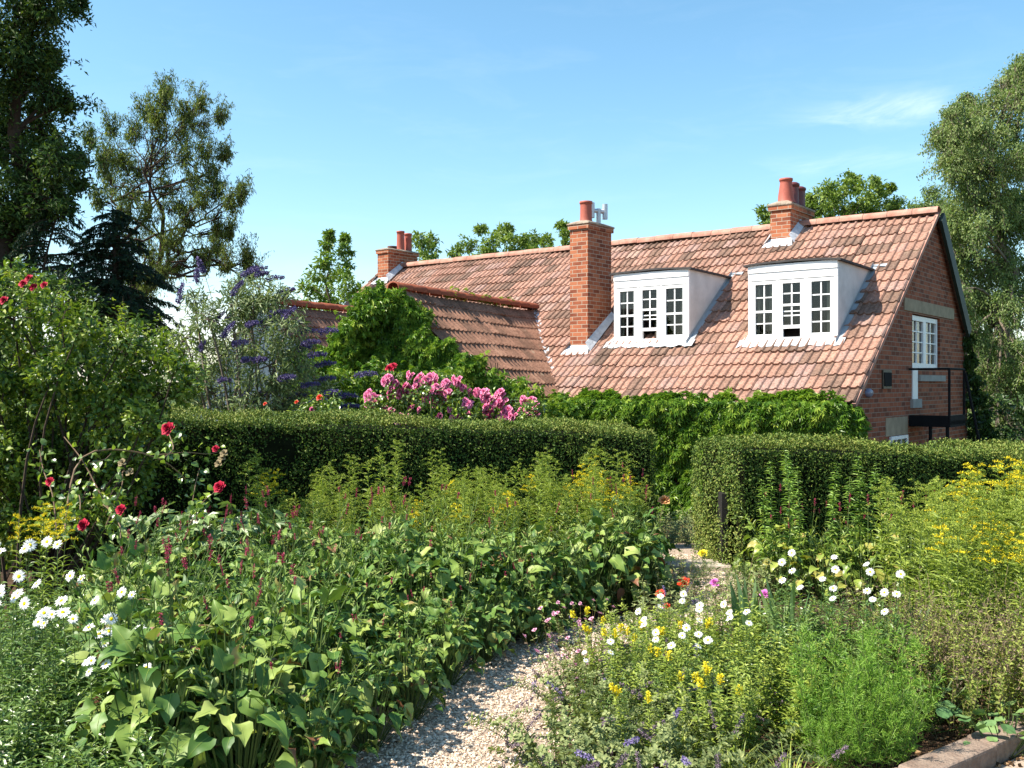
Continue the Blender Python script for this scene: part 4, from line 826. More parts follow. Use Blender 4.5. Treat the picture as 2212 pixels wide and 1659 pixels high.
def rose(gm,c,s,nrm,n=26,m=0):
    """one ruffled double bloom"""
    nrm=unit(nrm); c=np.asarray(c,float); k=np.arange(n); t=(k+.5)/n; a=k*2.4; sx=unit(np.cross(nrm,(.2,.5,.8))); sy=np.cross(nrm,sx)
    rd=sx*np.cos(a)[:,None]+sy*np.sin(a)[:,None]; P=c+rd*(s*.16*t)[:,None]-nrm*(s*.10*t)[:,None]
    A=unit(rd*(.25+1.1*t)[:,None]+nrm*(1.0-.75*t)[:,None]); gm.inst(BLADE,P,A,-rd+nrm*.3,s*(.30+.30*t)*rng.uniform(.85,1.1,n),1.05,r=np.clip(.25+.6*t+rng.normal(0,.12,n),0,1),m=m)
def bed(name,label,cat,makers,spots,group=None,labels=None):
    protos=[]; out=[]
    for i,(x,y,rz,sc) in enumerate(spots):
        k=i%len(makers)
        if len(protos)<=k: o=makers[k](); protos.append(o); o.name=name
        else: o=dup(protos[k])
        place(o,x,y,None,rz,sc); link_tag(o,labels[i] if labels else label,cat,group); out.append(o)
    return out
def spots_in(poly,n,mind,jit=.25,sc=(.85,1.12),seed=1,rz=6.28,gap=None):
    """n scattered points inside a ground polygon, no two nearer than mind"""
    r=np.random.default_rng(seed); poly=np.asarray(poly,float); lo,hi=poly.min(0),poly.max(0); pts=[]; tries=0
    def inside(q):
        c=False; j=len(poly)-1
        for i in range(len(poly)):
            a,b=poly[i],poly[j]
            if (a[1]>q[1])!=(b[1]>q[1]) and q[0]<(b[0]-a[0])*(q[1]-a[1])/(b[1]-a[1])+a[0]: c=not c
            j=i
        return c
    while len(pts)<n and tries<6000:
        tries+=1; q=lo+(hi-lo)*r.random(2)
        if not inside(q): continue
        if pts and min(np.hypot(*(q-np.array(p[:2]))) for p in pts)<mind: continue
        if gap is not None and np.min(np.hypot(*(pc-q).T))<gap: continue
        pts.append((q[0],q[1],r.random()*rz if rz else 0.,r.uniform(*sc)))
    return pts
EM=lambda: thing('plant',None,None)
def sub(gm,name,mat,root,smooth=False): return gm.build(name,mat,root,smooth)

# --- red bistort: big pointed leaves and thin crimson spikes
BIG=[bigleaf(b,.09,s,w) for s,(b,w) in enumerate(((.30,.31),(.6,.29),(1.0,.35),(.45,.25),(.75,.27),(.15,.33)))]
def bistort(seed,leafm='persic',spikes=4,h=.66,rad=.28,nl=84,ls=(.085,.175),lean=.12):
    def mk():
        root=EM(); gl=Geo(); gs=Geo()
        u=rng.random(nl); r=rad*np.sqrt(u); a=np.arange(nl)*2.4+rng.random(nl)*.6
        z=h*(1-.55*(r/rad)**2.2)*(1-.66*rng.random(nl)**1.7); P=np.stack([r*np.cos(a),r*np.sin(a),z],-1)
        out=np.stack([np.cos(a),np.sin(a),np.zeros(nl)],-1); A=unit(out+np.array([0,0,1.])*(.55-1.25*(r/rad))[:,None]+rng.normal(size=(nl,3))*.42); N=unit(out*.45*(r/rad)[:,None]+np.array([0,0,1.])+rng.normal(size=(nl,3))*.32)
        sz=ls[0]+(ls[1]-ls[0])*rng.random(nl)**1.4
        for k in range(6):
            q=np.arange(nl)%6==k; gl.inst(BIG[k],P[q],A[q],N[q],sz[q],1.)
        for i in range(nl): gs.tube([P[i]*np.array([.25,.25,0]),P[i]*np.array([.8,.8,.75]),P[i]],.0035,3,cap=False)
        sub(gl,'leaves',M[leafm],root,True)
        for i in range(spikes):
            a=rng.random()*6.28; b=np.array([.15*math.cos(a),.15*math.sin(a),h*.6]); tp=np.array([.32*math.cos(a)*rng.random()+rng.uniform(-.3,1)*lean,.3*math.sin(a)*rng.random(),h+rng.uniform(.05,.30)])
            p=stem(gs,gl,b,tp,(0,0,.03),0,LANCE,.07,.3,rad=.0028); gf=Geo(); spike(gf,p[-1],p[-1]-p[-2]+np.array([0,0,.02]),rng.uniform(.035,.085),.0065,46,.008,0,.6); sub(gf,'flower_spike',M['bistort'],root)
        gl2=Geo(); 
        for i in range(6):
            a=rng.random()*6.28; stem(gs,gl2,(0,0,h*.4),(.26*math.cos(a),.26*math.sin(a),h+rng.uniform(.02,.2)),(0,0,.02),8,LANCE,.10,.22,1.0,.3)
        sub(gl2,'stem_leaves',M[leafm],root); sub(gs,'stems',M['stem'],root); return root
    return mk
G1='red bistorts massed left of the gravel path'
main=[(-2.75,6.9),(-2.1,5.1),(-1.75,4.35),(-1.5,4.0),(-.85,3.95),(-.70,4.4),(-.56,5.0),(-.40,5.55),(-.14,6.1),(.10,6.5),(.42,6.9),(.45,7.35),(.10,7.75),(-1.2,7.7)]
sp=spots_in(main,92,.225,seed=3)
sp=[(x,y,r,s*(.64 if np.min(np.hypot(*(pc-np.array((x,y))).T))<.62 else 1.)) for x,y,r,s in sp]
bed('bistort_plant','leafy red bistort with crimson spikes, one of the dense mass left of the gravel path','plant',[bistort(i,spikes=(1,2,1,0,2,3)[i]) for i in range(6)],sp,G1)
bed('bistort_plant','red bistort in the small patch before the right end of the long left hedge','plant',[bistort(9,spikes=2,h=.62),bistort(10,spikes=1)],spots_in([(.55,7.45),(.75,9.3),(1.12,9.5),(1.12,8.4),(1.0,7.6)],14,.25,seed=4),'red bistorts before the left hedge end')
bed('bistort_plant','yellowish bistort growing at the foot of the right hedge behind the white daisies','plant',[bistort(11,'persic_yellow',2,.5,.28,50,(.08,.14)),bistort(12,'persic_yellow',3,.52,.28,50,(.08,.14),.05)],spots_in([(2.05,7.9),(2.1,8.6),(4.3,8.5),(4.2,7.6)],20,.3,seed=5,sc=(.9,1.1)),'yellowish bistorts under the right hedge')

# --- goldenrod
def goldenrod(nst=4,h=1.0,yellow=0.,spread=.13,wide=1.):
    def mk():
        root=EM(); gs=Geo(); gl=Geo()
        for i in range(nst):
            a=rng.random()*6.28; hh=h*rng.uniform(.82,1.06); b=np.array([spread*.6*math.cos(a),spread*.6*math.sin(a),0]); tp=np.array([spread*1.3*math.cos(a),spread*1.3*math.sin(a),hh])+rng.normal(size=3)*.03
            p=stem(gs,gl,b,tp,rng.normal(size=3)*.02,58,LANCE,.105,.17,.55,.10,.97,.003,.45)
            gf=Geo(); n=int(rng.integers(7,12)); top=p[-1]; gf.tube(along(p,np.linspace(.75,1,4)),.0015,3,cap=False)
            for k in range(n):
                f=k/n; o=along(p,np.array([1-.20*(1-f)*rng.uniform(.8,1.1)]))[0]; az=k*2.4+rng.random(); L=(.035+.09*(1-f))*wide*rng.uniform(.7,1.2)
                d=np.array([math.cos(az),math.sin(az),.75]); t=np.linspace(0,1,11)[:,None]; q=o+d*L*t+np.array([0,0,-.55*L])*t**2
                gf.tube(q[::5],.0014,3,cap=False); gf.inst(LEAF,np.repeat(q[2:],4,0)+rng.normal(size=(36,3))*.004,rng.normal(size=(36,3))+np.array([0,0,.8]),rng.normal(size=(36,3)),rng.uniform(.006,.013,36),.7)
            isy=rng.random()<yellow; sub(gf,'flower_plume',M['yellow' if isy else 'bud'],root)
        sub(gl,'leaves',M['golden_leaf'],root); sub(gs,'stems',M['stem'],root); return root
    return mk
gold=[goldenrod(4,1.0,0),goldenrod(5,.95,0),goldenrod(4,1.02,.1),goldenrod(4,.93,0),goldenrod(3,1.05,.15),goldenrod(3,1.12,0)]
gold.append(goldenrod(2,1.16,0,.08))
s1=spots_in([(-1.9,7.7),(-2.2,9.0),(.5,9.5),(1.25,9.6),(1.0,8.6),(.45,7.9),(-.6,7.5)],66,.20,seed=6,sc=(.82,1.05))
bed('goldenrod_plant','tall green goldenrod just coming into flower in the band before the long dark hedge','plant',gold,s1,'goldenrods in front of the left hedge')
bed('goldenrod_plant','goldenrod with bright yellow plumes near the right end of the long dark hedge','plant',[goldenrod(4,1.03,.9),goldenrod(3,1.05,.8)],[(.62,9.0,0,1),(.85,9.15,1,1.0),(.95,8.75,2,.97),(1.2,9.2,3,.9)],'yellow plumed goldenrods at the left hedge end')
bed('goldenrod_plant',None,'plant',[goldenrod(3,1.06,1.)],[(-2.18,8.3,.3,1.04),(-2.95,6.0,.3,.98),(-3.1,6.3,1.3,.98)],None,['single goldenrod with a bright yellow top standing alone against the dark left hedge','yellow goldenrod clump behind the white daisies at the left edge','second yellow goldenrod at the left edge, just behind the first clump'])
s2=spots_in([(2.55,5.6),(2.9,7.7),(4.6,8.3),(4.6,6.2),(3.4,4.9)],66,.19,seed=8,sc=(.92,1.12))
bed('goldenrod_plant','tall goldenrod with yellow plumes in the thicket at the right edge','plant',[goldenrod(4,1.06,.5),goldenrod(4,1.12,.12),goldenrod(4,1.0,.4),goldenrod(5,.98,0),goldenrod(4,1.04,0),goldenrod(4,.9,0)],s2,'goldenrods in the right thicket')

bed('goldenrod_plant','goldenrod with broad deep yellow heads in the top row of the right thicket','plant',[goldenrod(4,1.1,1.,.13,1.35),goldenrod(4,1.14,1.,.13,1.3)],spots_in([(3.0,6.9),(3.1,7.7),(4.4,7.6),(4.2,6.6)],7,.24,seed=31,sc=(.98,1.08)),'yellow headed goldenrods at the right')
# --- white daisies
def daisy_flower(root,c,nrm,s):
    nrm=unit(nrm); c=np.asarray(c,float); n=20; a=np.arange(n)/n*6.283+rng.normal(0,.06,n); sx=unit(np.cross(nrm,(.1,.9,.3))); sy=np.cross(nrm,sx); rd=sx*np.cos(a)[:,None]+sy*np.sin(a)[:,None]
    gf=Geo(); gf.inst(BLADE,c+rd*s*.12,rd+nrm*rng.normal(.05,.12,n)[:,None],nrm+rng.normal(size=(n,3))*.08,s*.40*rng.uniform(.9,1.08,n),.30); f=sub(gf,'flower',M['petal'],root)
    gd=Geo(); gd.lathe([(.15,.0),(.135,.03),(.08,.055),(0,.062)],(0,0,0),10); R3=np.stack([sx,sy,nrm],1); gd.V=[v*s@R3.T+c for v in gd.V]; sub(gd,'disc',M['disc'],f,True)
def daisy(nf=5,h=.85,s=.062,spread=.17,nst=9,sun=(-.35,-.62,.7),ll=.075):
    def mk():
        root=EM(); gs=Geo(); gl=Geo()
        for i in range(nst):
            a=rng.random()*6.28; hh=h*(rng.uniform(.86,1.05) if i<nf else rng.uniform(.45,.8)); tp=np.array([spread*math.cos(a)*rng.random()**.5,spread*math.sin(a)*rng.random()**.5,hh]); b=tp*np.array([.45,.45,0])
            p=stem(gs,gl,b,tp,rng.normal(size=3)*.02,44,LANCE,ll,.24,.45,.08,.9 if i<nf else 1.,.003,.5)
            if i<nf: daisy_flower(root,tp+np.array([0,0,.004]),np.array(sun)+rng.normal(size=3)*.28,s*rng.uniform(.85,1.1))
            elif rng.random()<.4:
                gs.lathe([(0,-.006),(.006,0),(.004,.006),(0,.008)],tuple(p[-1]),6)
        sub(gl,'leaves',M['daisy_leaf'],root); sub(gs,'stems',M['stem'],root); return root
    return mk
def top_at(x,y,h): return at(x,y,(EYE-h)*2120/(y-829.5))
NR=lambda L:[(x,y,r*.6-.3,s) for x,y,r,s in L]
dl=[]
for (x,y,d,sc) in ((20,1180,4.35,1.1),(75,1195,4.6,1.08),(60,1250,4.3,1.0),(5,1245,4.0,1.0),(110,1270,4.5,.98),(160,1290,4.4,.95),(30,1300,3.9,.95),(230,1305,4.5,.92),(290,1330,4.55,.86),(195,1340,4.2,.88),(90,1350,4.0,.86),(250,1400,4.3,.8)): q=top_at(x,y,.84*sc); dl.append((q[0],q[1],rng.uniform(-.5,.5),sc))
dmk=[daisy(4,.84),daisy(3,.86),daisy(5,.80)]
bed('daisy_plant','leafy white daisy clump flowering in the front corner at the left edge','plant',dmk,dl,'white daisies at the left edge')
bed('daisy_plant','leafy daisy clump without open flowers low in the bottom left corner','plant',[daisy(0,.62,.07,.2,17,ll=.085),daisy(0,.55,.07,.22,17,ll=.085),daisy(0,.6,.07,.2,18,ll=.08)],spots_in([(-2.35,3.3),(-2.6,4.6),(-1.9,4.7),(-1.42,3.9),(-1.2,3.1)],30,.21,seed=9,rz=.6),'leafy daisies in the bottom left corner')
bed('daisy_plant','leafy unopened daisy clump behind the flowering ones at the left edge','plant',[daisy(0,.7,.07,.22,18,ll=.085),daisy(0,.8,.07,.2,16,ll=.085)],spots_in([(-2.7,4.7),(-3.4,6.2),(-2.7,6.4),(-2.0,5.0)],20,.22,seed=21),'leafy daisies behind the left flowers')
dm=[]
for (x,y,d,sc) in ((1330,1400,6.1,.78),(1385,1340,6.6,.84),(1440,1300,6.9,.86),(1490,1300,6.8,.86),(1520,1330,6.5,.86),(1570,1325,6.4,.88),(1610,1335,6.3,.86),(1500,1375,6.1,.85),(1525,1385,6.0,.84),(1430,1385,6.1,.8),(1260,1420,6.4,.6)): sc*=.86; q=top_at(x,y,.68*sc); dm.append((q[0],q[1],rng.uniform(-.5,.5),sc))
bed('daisy_plant','white daisy clump with yellow eyes in the middle bed beside the gravel path','plant',[daisy(2,.70,.070,.14,9,ll=.06),daisy(3,.72,.064,.14,9,ll=.06)],dm,'white daisies in the middle bed')
dr=[]
for (x,y,d,sc) in ((1690,1250,7.0,1.0),(1720,1205,7.4,1.02),(1740,1235,7.1,1.),(1700,1225,7.2,1.),(1770,1190,7.5,1.04),(1800,1240,7.0,1.),(1835,1200,7.3,1.05),(1870,1245,6.9,1.),(1905,1225,7.0,1.04),(1930,1250,6.8,1.02),(1850,1280,6.6,.96),(1920,1290,6.5,.95),(1760,1275,6.8,.96)): q=top_at(x,y,.68*sc); dr.append((q[0],q[1],rng.uniform(-.5,.5),sc))
bed('daisy_plant','white daisy clump in the right bed between the right hedge and the feathery plants','plant',[daisy(1,.68,.050,.16,12),daisy(2,.7,.047,.16,12)],dr,'white daisies in the right bed')

# --- tall leafy spires before the right hedge
def lily(h=1.15,n=150):
    def mk():
        root=EM(); gs=Geo(); gl=Geo(); tp=np.array([rng.normal(0,.04),rng.normal(0,.03),h]); stem(gs,gl,(0,0,0),tp,rng.normal(size=3)*.03,n,LANCE,.12,.20,.3,.1,1.,.005,.55,.12)
        sub(gl,'leaves',M['lily'],root); sub(gs,'stem',M['stem'],root); return root
    return mk
LS=[]
for (x,ytop,d) in ((1648,1035,8.15),(1668,1000,8.2),(1688,985,8.3),(1706,972,8.2),(1722,1010,8.1),(1808,1000,8.2),(1828,1030,8.1),(1845,985,8.3),(1862,1020,8.2),(1885,1000,8.3),(1905,1030,8.2),(1926,1045,8.1),(1795,1050,8.1)): q=at(x,ytop,d); LS.append((q[0],q[1],rng.random()*6.28,q[2]/1.15))
lg=bed('leafy_spire','tall unopened leafy spire standing against the shaded face of the right hedge','plant',[lily(),lily(),lily()],LS,'leafy spires before the right hedge')

# --- catmint, feathery plants, swords, marjoram ...
def catmint(nst=26,h=.42,spread=.26,ns=9):
    def mk():
        root=EM(); gs=Geo(); gl=Geo()
        for i in range(nst):
            a=rng.random()*6.28; r=spread*rng.random()**.5; tp=np.array([r*1.5*math.cos(a),r*1.5*math.sin(a),h*rng.uniform(.45,1.0)*(1-.4*r/spread)]); p=stem(gs,gl,tp*np.array([.3,.3,0]),tp,np.array([0,0,.05]),34,LANCE,.036,.5,.3,.1,1.,.0022,.35)
            if i<ns:
                gf=Geo(); d=unit(p[-1]-p[-2]+rng.normal(size=3)*.02); L=rng.uniform(.07,.13); gs.tube([p[-1],p[-1]+d*.05],.0018,3,cap=False)
                for k in range(4): spike(gf,p[-1]+d*(.03+L*k/4),d,L/5.5,.010*(1-.15*k),20,.009,0,.3)
                sub(gf,'flower_spike',M['lavender' if rng.random()<.6 else 'mauve'],root)
        sub(gl,'leaves',M['nepeta'],root); sub(gs,'stems',M['stem'],root); return root
    return mk
cm=spots_in([(-.06,4.35),(.14,5.2),(.42,5.9),(.75,6.3),(1.15,5.2),(1.0,4.3),(.75,3.7),(.1,3.6)],34,.23,seed=11,gap=.52)
bed('catmint_plant','grey green catmint with lavender spikes spilling over the right side of the gravel path','plant',[catmint(26,.36,.26,5),catmint(24,.40,.26,4),catmint(28,.32,.28,3)],cm,'catmints beside the gravel path')
bed('catmint_plant',None,'plant',[catmint(16,.5,.2,8)],[(1.42,11.6,0,1.),(1.05,6.72,1,.8)],None,['faded catmint beyond the stone step in the gap between the hedges','catmint with upright violet spikes where the path narrows'])
def loosestrife(h=.62,fl=True,nst=8,spread=.17):
    def mk():
        root=EM(); gs=Geo(); gl=Geo()
        for i in range(nst):
            a=rng.random()*6.28; r=spread*rng.random()**.5; tp=np.array([r*1.2*math.cos(a),r*1.2*math.sin(a),h*rng.uniform(.7,1.05)]); p=stem(gs,gl,tp*np.array([.5,.5,0]),tp,rng.normal(size=3)*.015,50,LANCE,.05,.32,.4,.08,1.,.0025,.4)
            if fl and i<3:
                gf=Geo(); spike(gf,p[-1]-np.array([0,0,.03]),p[-1]-p[-2],.055,.017,34,.018,.1,.4); sub(gf,'flower_spike',M['yellow'],root)
        sub(gl,'leaves',M['loose'],root); sub(gs,'stems',M['stem'],root); return root
    return mk
ll=[]
for (x,y,d) in ((1285,1300,6.9),(1325,1325,6.6),(1355,1335,6.5),(1375,1335,6.6),(1400,1345,6.4),(1500,1320,6.6),(1450,1400,5.8),(1540,1420,5.6),(1575,1440,5.5),(1400,1450,5.6)): q=top_at(x,y,.48); ll.append((q[0],q[1],rng.random()*6,.76))
bed('loosestrife_plant','yellow spiked loosestrife among the white daisies in the middle bed','plant',[loosestrife(),loosestrife()],ll,'yellow spikes in the middle bed')
bed('loosestrife_plant','leafy yellow green loosestrife without open flowers in the middle of the bed','plant',[loosestrife(.45,False,10,.2),loosestrife(.42,False,10,.2)],spots_in([(.55,5.3),(.85,6.2),(1.5,6.3),(1.85,5.6),(1.5,4.6),(.9,4.6)],28,.22,seed=12),'leafy loosestrifes in the middle bed')
def feather(h=.62,spread=.2,nfr=90,mat='cosmos',fl=.11,thick=.0038):
    def mk():
        root=EM(); gs=Geo(); gl=Geo()
        nst=8
        for i in range(nst):
            a=rng.random()*6.28; r=spread*rng.random()**.5; hh=h*(1.05-.35*(r/spread)**2)*rng.uniform(.8,1.05); tp=np.array([r*1.25*math.cos(a),r*1.25*math.sin(a),hh]); p=curve(tp*np.array([.35,.35,0]),tp,rng.normal(size=3)*.015); gs.tube(p,.003,3,cap=False)
            n=int(nfr/nst*2.2); t=rng.uniform(.12,1,n); B=along(p,t); az=rng.random(n)*6.28; D=unit(np.stack([np.cos(az),np.sin(az),rng.uniform(.1,1.1,n)+t*.6],-1)); L=fl*(1.1-.5*t)*rng.uniform(.7,1.2,n)
            gl.inst(STRIP,B,D,rng.normal(size=(n,3)),L,thick/np.maximum(L,.01))
            m=9; s=np.linspace(.18,.95,m); PP=(B[:,None]+D[:,None]*(L[:,None]*s)[...,None]).reshape(-1,3); DD=np.repeat(D,m,0); X=unit(np.cross(DD,rng.normal(size=(n*m,3)))); lf=np.repeat(L,m)*np.tile(.55*(1-.6*s),n); gl.inst(STRIP,PP,DD*.7+X,rng.normal(size=(n*m,3)),lf,thick*.9/np.maximum(lf,.005))
        sub(gl,'leaves',M[mat],root); sub(gs,'stems',M['stem'],root); return root
    return mk
fx=[]
for (x,y,d,sc) in ((1760,1400,5.15,1.12),(1840,1375,5.3,1.1),(1800,1450,4.95,.95),(1890,1430,5.1,1.02),(1935,1385,5.4,1.12),(1870,1500,4.75,.8),(1930,1480,4.95,.85),(1820,1540,4.5,.6),(1780,1545,4.6,.6)): sc*=.86; q=top_at(x,y,.52*sc); fx.append((q[0],q[1],rng.random()*6.28,sc))
bed('feathery_plant','bright green feathery cosmos plant without flowers in the right foreground bed','plant',[feather(),feather(.6,.2,100),feather(.64,.22,100)],fx,'bright feathery plants in the right foreground')
bed('feathery_plant',None,'plant',[feather(.55,.16,80,'dullfeather'),feather(.6,.2,90,'dullfeather')],[(*at(355,1560,4.15)[:2],0,.72),(*at(1240,1220,7.4)[:2],0,.95),(*at(1520,1240,8.7)[:2],2,.5),(*at(1590,1300,7.6)[:2],1,.7)],None,['dull green feathery plant low in front of the bistorts in the lower left','dull green feathery plant between the bistort mass and the patch before the hedge','low feathery tuft beside the stone step','low feathery tuft on the far side of the path before the sunlit hedge end'])
def swords(n=16,h=.6,spread=.14,wd=.05,mat='sword',bend=.12):
    def mk():
        root=EM(); gl=Geo()
        for i in range(n):
            a=rng.random()*6.28; r=spread*rng.random(); hh=h*rng.uniform(.6,1.05); k=9; t=np.linspace(0,1,k); lean=np.array([math.cos(a),math.sin(a),0])*(bend*rng.uniform(.2,1.2)); P=np.array([r*math.cos(a),r*math.sin(a),0])+lean*(t**1.8)[:,None]*hh*2+np.array([0,0,1.])*(hh*(t-.25*bend*4*t**3))[:,None]
            s=unit(np.cross(lean+np.array([.01,0,0]),(0,0,1)))*np.cos(.6)+rng.normal(size=3)*.3; s=unit(s); w=wd*.5*np.minimum(1,(1-t)*2.2+.02)
            V=np.concatenate([P-s*w[:,None],P+s*w[:,None]]); gl.add(V,[(j,j+1,k+j+1,k+j) for j in range(k-1)],rng.random())
        sub(gl,'leaves',M[mat],root); return root
    return mk
bed('iris_plant',None,'plant',[swords(18,.62,.15),swords(14,.7,.12)],[(*at(1625,1380,6.2)[:2],0,.95),(*at(1700,1380,5.9)[:2],1,1.0),(*at(1950,1420,5.7)[:2],2,.95)],None,['iris clump with grey green sword leaves beside the middle white daisies','iris clump with upright sword leaves left of the bright feathery plants','iris clump half hidden in the dry marjoram at the right'])
bed('daylily_plant','pale arching daylily tuft with straw coloured tips at the bottom edge','plant',[swords(11,.42,.05,.02,'straw',.32)],[(*at(560,1640,3.75)[:2],.5,1.0)])
bed('daylily_plant','thin upright grass blades in the bottom left corner among the daisies','plant',[swords(16,.42,.1,.010,'sword',.12)],[(*at(220,1640,3.5)[:2],.5,1.)])
bed('grass_tuft','fine green grass tuft among the catmints in the bottom centre','grass',[swords(60,.30,.12,.006,'loose',.3),swords(60,.28,.12,.006,'loose',.3)],[(.75,4.45,0,1),(.95,4.2,1,1),(.55,4.6,2,.9),(1.15,4.1,3,1),(1.0,4.75,2,.9)],'grass tufts among the catmints')
def marjoram(h=.72,nst=15,spread=.2,seed=True):
    def mk():
        root=EM(); gs=Geo(); gl=Geo(); gf=Geo()
        for i in range(nst):
            a=rng.random()*6.28; r=spread*rng.random()**.5; hh=h*rng.uniform(.7,1.05); tp=np.array([r*1.6*math.cos(a)-.03,r*1.6*math.sin(a),hh]); p=stem(gs,gl,tp*np.array([.3,.3,0]),tp,rng.normal(size=3)*.03,44,LEAF,.034,.5,.5,.1,1.,.0024,.4)
            for k in range(6):
                t=rng.uniform(.5,1); o=along(p,np.array([t]))[0]+rng.normal(size=3)*.022; gl.inst(LEAF,o+rng.normal(size=(6,3))*.006,rng.normal(size=(6,3)),rng.normal(size=(6,3)),.011,.8,m=1)
        sub(gl,'leaves',[M['oreg'],M['seed']],root)
        sub(gs,'stems',M['dry'],root); return root
    return mk
bed('marjoram_plant','dull marjoram with brownish seed heads in the thicket at the right edge','plant',[marjoram(.62),marjoram(.66),marjoram(.56,14,.22)],spots_in([(1.75,5.3),(2.1,5.9),(2.9,5.7),(3.2,5.1),(2.75,4.7),(2.2,4.85)],34,.19,seed=14),'marjorams at the right edge')
def roundleaf():
    root=EM(); gs=Geo(); gl=Geo(); n=26; V=[(0,0,0)]; F=[]; k=11
    for i in range(k): a=-2.75+5.5*i/(k-1); rr=.5*(1+.08*math.cos(5*a)); V.append((.42+rr*math.cos(a),rr*math.sin(a),.05*math.sin(3*a)+.03))
    V[0]=(.25,0,-.03); F=[(0,i,i+1) for i in range(1,k)]+[(0,k,1)]; T=T_(V,F); a=rng.random(n)*6.28; r=.28*np.sqrt(rng.random(n)); P=np.stack([r*np.cos(a),r*np.sin(a),.10+.14*rng.random(n)],-1)
    gl.inst(T,P,np.stack([np.cos(a),np.sin(a),rng.uniform(-.4,.2,n)],-1),(0,0,1)+rng.normal(size=(n,3))*.35,rng.uniform(.05,.10,n),1.)
    for q in P: gs.tube([q*np.array([.2,.2,0]),q],.003,3,cap=False)
    sub(gl,'leaves',M['squash'],root); sub(gs,'stems',M['stem'],root); return root
bed('nasturtium_plant',None,'plant',[roundleaf],[(2.05,4.95,0,1.1),(2.33,4.62,1,.85),(1.55,4.75,2,.7)],None,['low blue green round leaved plant at the right end of the feathery plants','small round leaved seedling nearest the kerb','small round leaved plant under the bright feathery plants'])
# Japanese anemone with cut silver green leaves behind the bistorts
PAL5=palmate(5,.15,1.0,.42)
def anemone():
    root=EM(); gs=Geo(); gl=Geo(); n=44; a=rng.random(n)*6.28; r=.34*np.sqrt(rng.random(n)); P=np.stack([r*np.cos(a),r*np.sin(a),.80-.5*r+rng.normal(0,.05,n)],-1); gl.inst(PAL5,P,np.stack([np.cos(a),np.sin(a),rng.normal(-.1,.25,n)],-1),(0,0,1)+rng.normal(size=(n,3))*.35+np.array([-.25,-.2,0]),rng.uniform(.085,.14,n),1.)
    for q in P: gs.tube([q*np.array([.3,.3,0]),q],.003,3,cap=False)
    sub(gl,'leaves',M['silver'],root); sub(gs,'stems',M['stem_red'],root); return root
bed('anemone_plant','silvery anemone with deeply cut leaves between the bistorts and the red roses','plant',[anemone],[(-2.15,6.9,0,1.),(-2.45,7.1,1,1.05),(-1.85,7.15,2,.95),(-2.0,7.4,4,1.0)],'silver leaved anemones behind the bistorts')
# pale pink cranesbill and single bright flowers
def pinkclump():
    root=EM(); gs=Geo(); gl=Geo()
    for i in range(13):
        a=rng.random()*6.28; r=.2*rng.random()**.5; tp=np.array([r*math.cos(a),r*math.sin(a),rng.uniform(.2,.42)]); p=stem(gs,gl,tp*np.array([.4,.4,0]),tp,(0,0,.02),14,LEAF,.03,.5,.4,.05,.9,.0018,.3)
        if i<9: gf=Geo(); rose(gf,tp,.026,(-.3,-.5,.8),9); sub(gf,'flower',M['palepink'],root)
    sub(gl,'leaves',M['nepeta'],root); sub(gs,'stems',M['stem_red'],root); return root
bed('pink_flower_plant','wispy plant with small pale pink flowers at the right edge of the gravel path','plant',[pinkclump],[(.30,5.75,0,1.),(.42,6.05,1,1.),(.22,5.4,2,.95),(.50,6.35,3,.9),(.36,5.15,4,.7)],'pale pink flowers by the path')
def single(mat,h,s,n=24,leaf='loose'):
    def mk():
        root=EM(); gs=Geo(); gl=Geo(); p=stem(gs,gl,(0,0,0),(.01,0,h),(.02,0,0),16,LANCE,.05,.25,.5,.05,.9,.0025,.3); gf=Geo(); rose(gf,(.01,0,h),s,(-.3,-.5,.8),n); sub(gf,'flower',M[mat],root); sub(gl,'leaves',M[leaf],root); sub(gs,'stem',M['stem'],root); return root
    return mk
for (x,y,d,mat,s,lab) in ((1473,1258,7.6,'scarlet',.085,'scarlet flower standing highest above the middle white daisies'),(1424,1282,7.4,'scarlet',.07,'smaller scarlet flower left of the taller one, above the white daisies'),(1437,1310,7.2,'scarlet',.05,'tiny scarlet flower low among the white daisies'),(1541,1258,7.8,'magenta',.07,'mauve pink poppy beside the foot of the sunlit hedge end'),(1650,1283,6.9,'magenta',.065,'magenta poppy just above the iris sword leaves'),(1432,1080,10.6,'peach',.12,'peach coloured rose at the edge of the gap beside the left hedge'),(1516,1195,9.6,'yellow',.08,'yellow flower clump just above the stone step')):
    q=at(x,y,d); gz=float(ground_z(q[0],q[1])); o=single(mat,q[2]-gz,s)(); o.name=mat+'_flower' if mat not in('peach','scarlet') else ('peach_rose' if mat=='peach' else 'scarlet_flower'); place(o,q[0],q[1]); link_tag(o,lab,'flower')
